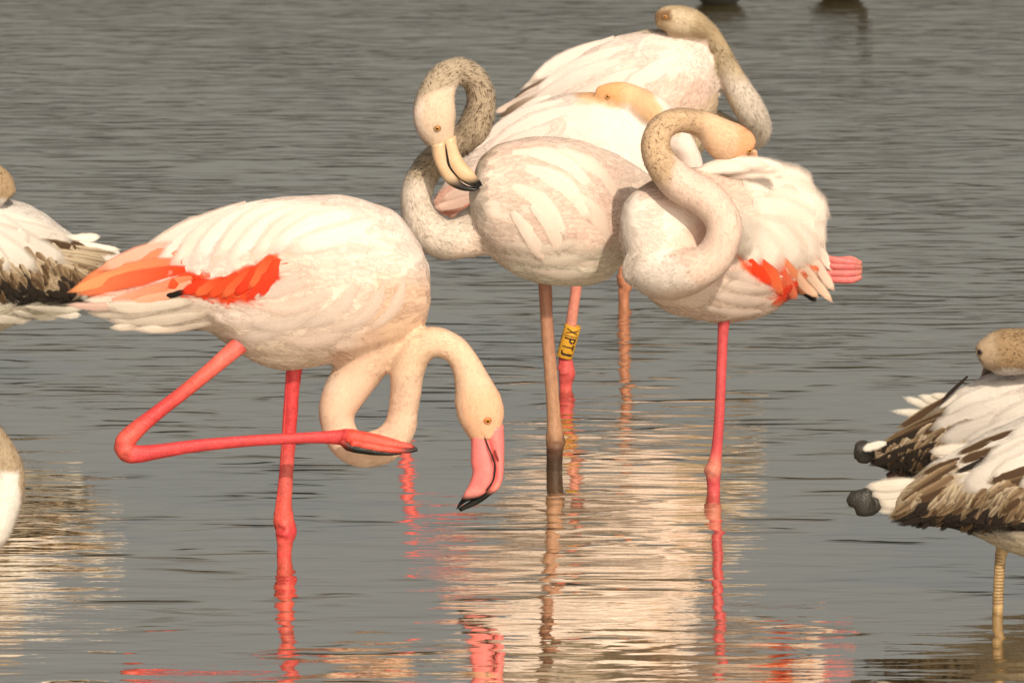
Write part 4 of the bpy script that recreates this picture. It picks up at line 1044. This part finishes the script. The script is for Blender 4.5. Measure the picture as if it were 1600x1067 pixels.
I_ = Bird('young flamingo at the lower right edge with striped brown wing, on one thin brown leg', 1560, 948)
I_.loft([(1826, 712, 1821, 798, 35, 0), (1790, 662, 1786, 850, 70, 0), (1730, 636, 1730, 882, 96, 0), (1662, 634, 1664, 886, 100, 0), (1604, 649, 1606, 872, 94, 0), (1552, 670, 1554, 852, 80, 0), (1502, 695, 1506, 830, 60, 0),
         (1452, 724, 1456, 822, 42, 0), (1412, 756, 1416, 818, 26, 0), (1390, 780, 1392, 810, 12, 0)])
I_.tube([(1790, 750, 50, 0), (1842, 742, 36, 0), (1880, 695, 28, 0), (1882, 630, 26, -.01), (1842, 592, 25, -.03), (1795, 598, 27, -.05, .85), (1752, 618, 34, -.06, .78), (1722, 638, 24, -.06, .75)])
I_.build([
    ([(1380, 760), (1440, 720), (1500, 740), (1560, 770), (1650, 770), (1650, 830), (1500, 828), (1380, 820)], (.52, .41, .28), 6, 6, (.06, .035, .02), .3, (.006, .006, .014)),
    ([(1380, 800), (1470, 812), (1560, 818), (1700, 822), (1700, 838), (1500, 834), (1380, 826)], (.018, .013, .01), 4, 3),
    ([(1500, 834), (1800, 838), (1800, 900), (1500, 890)], (.58, .50, .38), 4, 3),
    ([(1700, 560), (1900, 560), (1920, 740), (1850, 740), (1820, 640), (1700, 660)], GREYB, 5, 5),
], (.74, .68, .62))
I_.contour([(None, .036, .020, .0026), ([(1500, 640), (1800, 640), (1800, 760), (1500, 760)], .06, .032, .002)], cover=2.6)
I_.down(16000, .007, .0015, 22, 1, where='neck', name='neck_down')
I_.down(2500, .013, .0012, 4, 1, where='body', rise=.0004, cj=.03)
rw = [(1495, 728, 1392, 800, 18, 'b'), (1490, 745, 1388, 806, 18, 'u'), (1480, 762, 1386, 812, 18, 'b'), (1480, 780, 1390, 816, 16, 'k'), (1490, 795, 1400, 820, 16, 'k'), (1500, 716, 1440, 742, 14, 'b'), (1496, 722, 1420, 770, 14, 'u')]
rw += jrows(8, (1440, 758), (1690, 738), (1440, 800), (1690, 816), 130, (-.66, .70), 34, 12.5, ['ssu', 'us', 'sub', 'ubk', 'kkb'])
rw += jrows(9, (1440, 806), (1690, 820), (1440, 812), (1690, 826), 22, (-.93, .2), 34, 11, ['k'])
rw += [(1590, 672, 1492, 712, 16, 'b'), (1570, 700, 1498, 722, 22, 'b'), (1575, 705, 1490, 740, 12, 'k'), (1640, 690, 1500, 768, 50, 'g'), (1680, 668, 1535, 722, 42, 'w'), (1700, 680, 1540, 752, 44, 'w'), (1650, 725, 1540, 755, 26, 'b'), (1640, 738, 1548, 766, 16, 'b'), (1700, 720, 1590, 760, 36, 'w'),
       (1700, 650, 1570, 685, 36, 'w'), (1600, 748, 1540, 782, 22, 'u')]
juv_wing(I_, rw)
for pts, wd in (([(1530, 700), (1490, 702), (1450, 706)], 18), ([(1530, 712), (1495, 716), (1452, 704)], 16), ([(1440, 766), (1405, 776), (1366, 783)], 40), ([(1430, 752), (1392, 758), (1350, 761)], 20), ([(1430, 776), (1402, 788), (1368, 797)], 24), ([(1432, 760), (1396, 768), (1358, 774)], 26)):
    I_.feather(pts, wd * 1.15, (.56, .50, .43), (.68, .62, .54), dy=-.012 if pts[0][1] > 735 else .0, name='tail_feather', point=.7)
I_.limb([(1440, 800, 9, .0, JG), (1390, 790, 9, .0, JG), (1362, 786, 12, 0, JG)], per=4)
f2 = I_.limb([(1372, 787, 10, -.02, JG), (1362, 787, 18, -.01, JG), (1348, 783, 22, -.01, (.05, .046, .04)), (1336, 778, 17, -.01, JG), (1327, 774, 8, -.01, JG)], 'foot', depth=.6)
LI = (.52, .36, .18)
lI = I_.limb([(1570, 850, 14, 0, LI), (1564, 868, 9, 0, LI), (1561, 900, 8.2, 0, LI), (1559, 950, 8, 0, LI), (1558, 1080, 8, 0, LI), (1556, 1290, 8, 0, LI)], k=18)
for y_ in range(866, 946, 5):
    v = I_.limb([(1563 - (y_ - 866) * .05, y_ - .9, 8.7, 0, (.30, .18, .08)), (1563 - (y_ - 866) * .05, y_ + .9, 8.7, 0, (.30, .18, .08))], 'leg_scale', lI, per=2)
I_.foot_down(1556, 0, (.3, .22, .18), lI)

# ================================================================ two dark ducks far behind, at the top edge
def duck(label, x, wy, flip):
    Yd = water_Y(wy); m = mpp(x, wy, Yd)
    b = Bird.__new__(Bird); b.Y = Yd; b.root = bpy.data.objects.new('duck', None); COLL.objects.link(b.root)
    p = at(x, wy, Yd); b.root.location = (p.x, Yd, 0); tag(b.root, label, 'duck', 'dark ducks floating far behind')
    b.parts = []; b.flow = []; b.rng = np.random.default_rng(int(x)); f = flip
    b.loft([(x - 42 * f, wy - 38, x - 42 * f, wy - 28, 6, 0), (x - 36 * f, wy - 40, x - 34 * f, wy - 10, 18, 0), (x - 18 * f, wy - 42, x - 18 * f, wy + 5, 30, 0), (x, wy - 42, x, wy + 8, 33, 0), (x + 22 * f, wy - 40, x + 22 * f, wy + 6, 26, 0), (x + 42 * f, wy - 36, x + 40 * f, wy - 14, 12, 0), (x + 52 * f, wy - 36, x + 52 * f, wy - 30, 4, 0)], shrink=0)
    b.tube([(x - 26 * f, wy - 30, 14, 0), (x - 34 * f, wy - 50, 9, 0), (x - 36 * f, wy - 62, 10, 0), (x - 40 * f, wy - 70, 13, 0), (x - 50 * f, wy - 70, 9, 0)])
    b.build([], (.018, .018, .012), disp=.001, vox=.006, smooth=4)
    b.bill([(x - 52 * f, wy - 75, x - 52 * f, wy - 66, 6, 0, (.3, .3, .1)), (x - 62 * f, wy - 71, x - 62 * f, wy - 66, 7, 0, (.3, .3, .1)), (x - 70 * f, wy - 69, x - 70 * f, wy - 66, 5, 0, (.3, .3, .1))], 'bill')
duck('blurred dark duck cut off by the top edge, just right of the rearmost flamingo', 1122, 6, 1)
duck('blurred dark duck cut off by the top edge, the one farther right over open water', 1316, -1, -1)
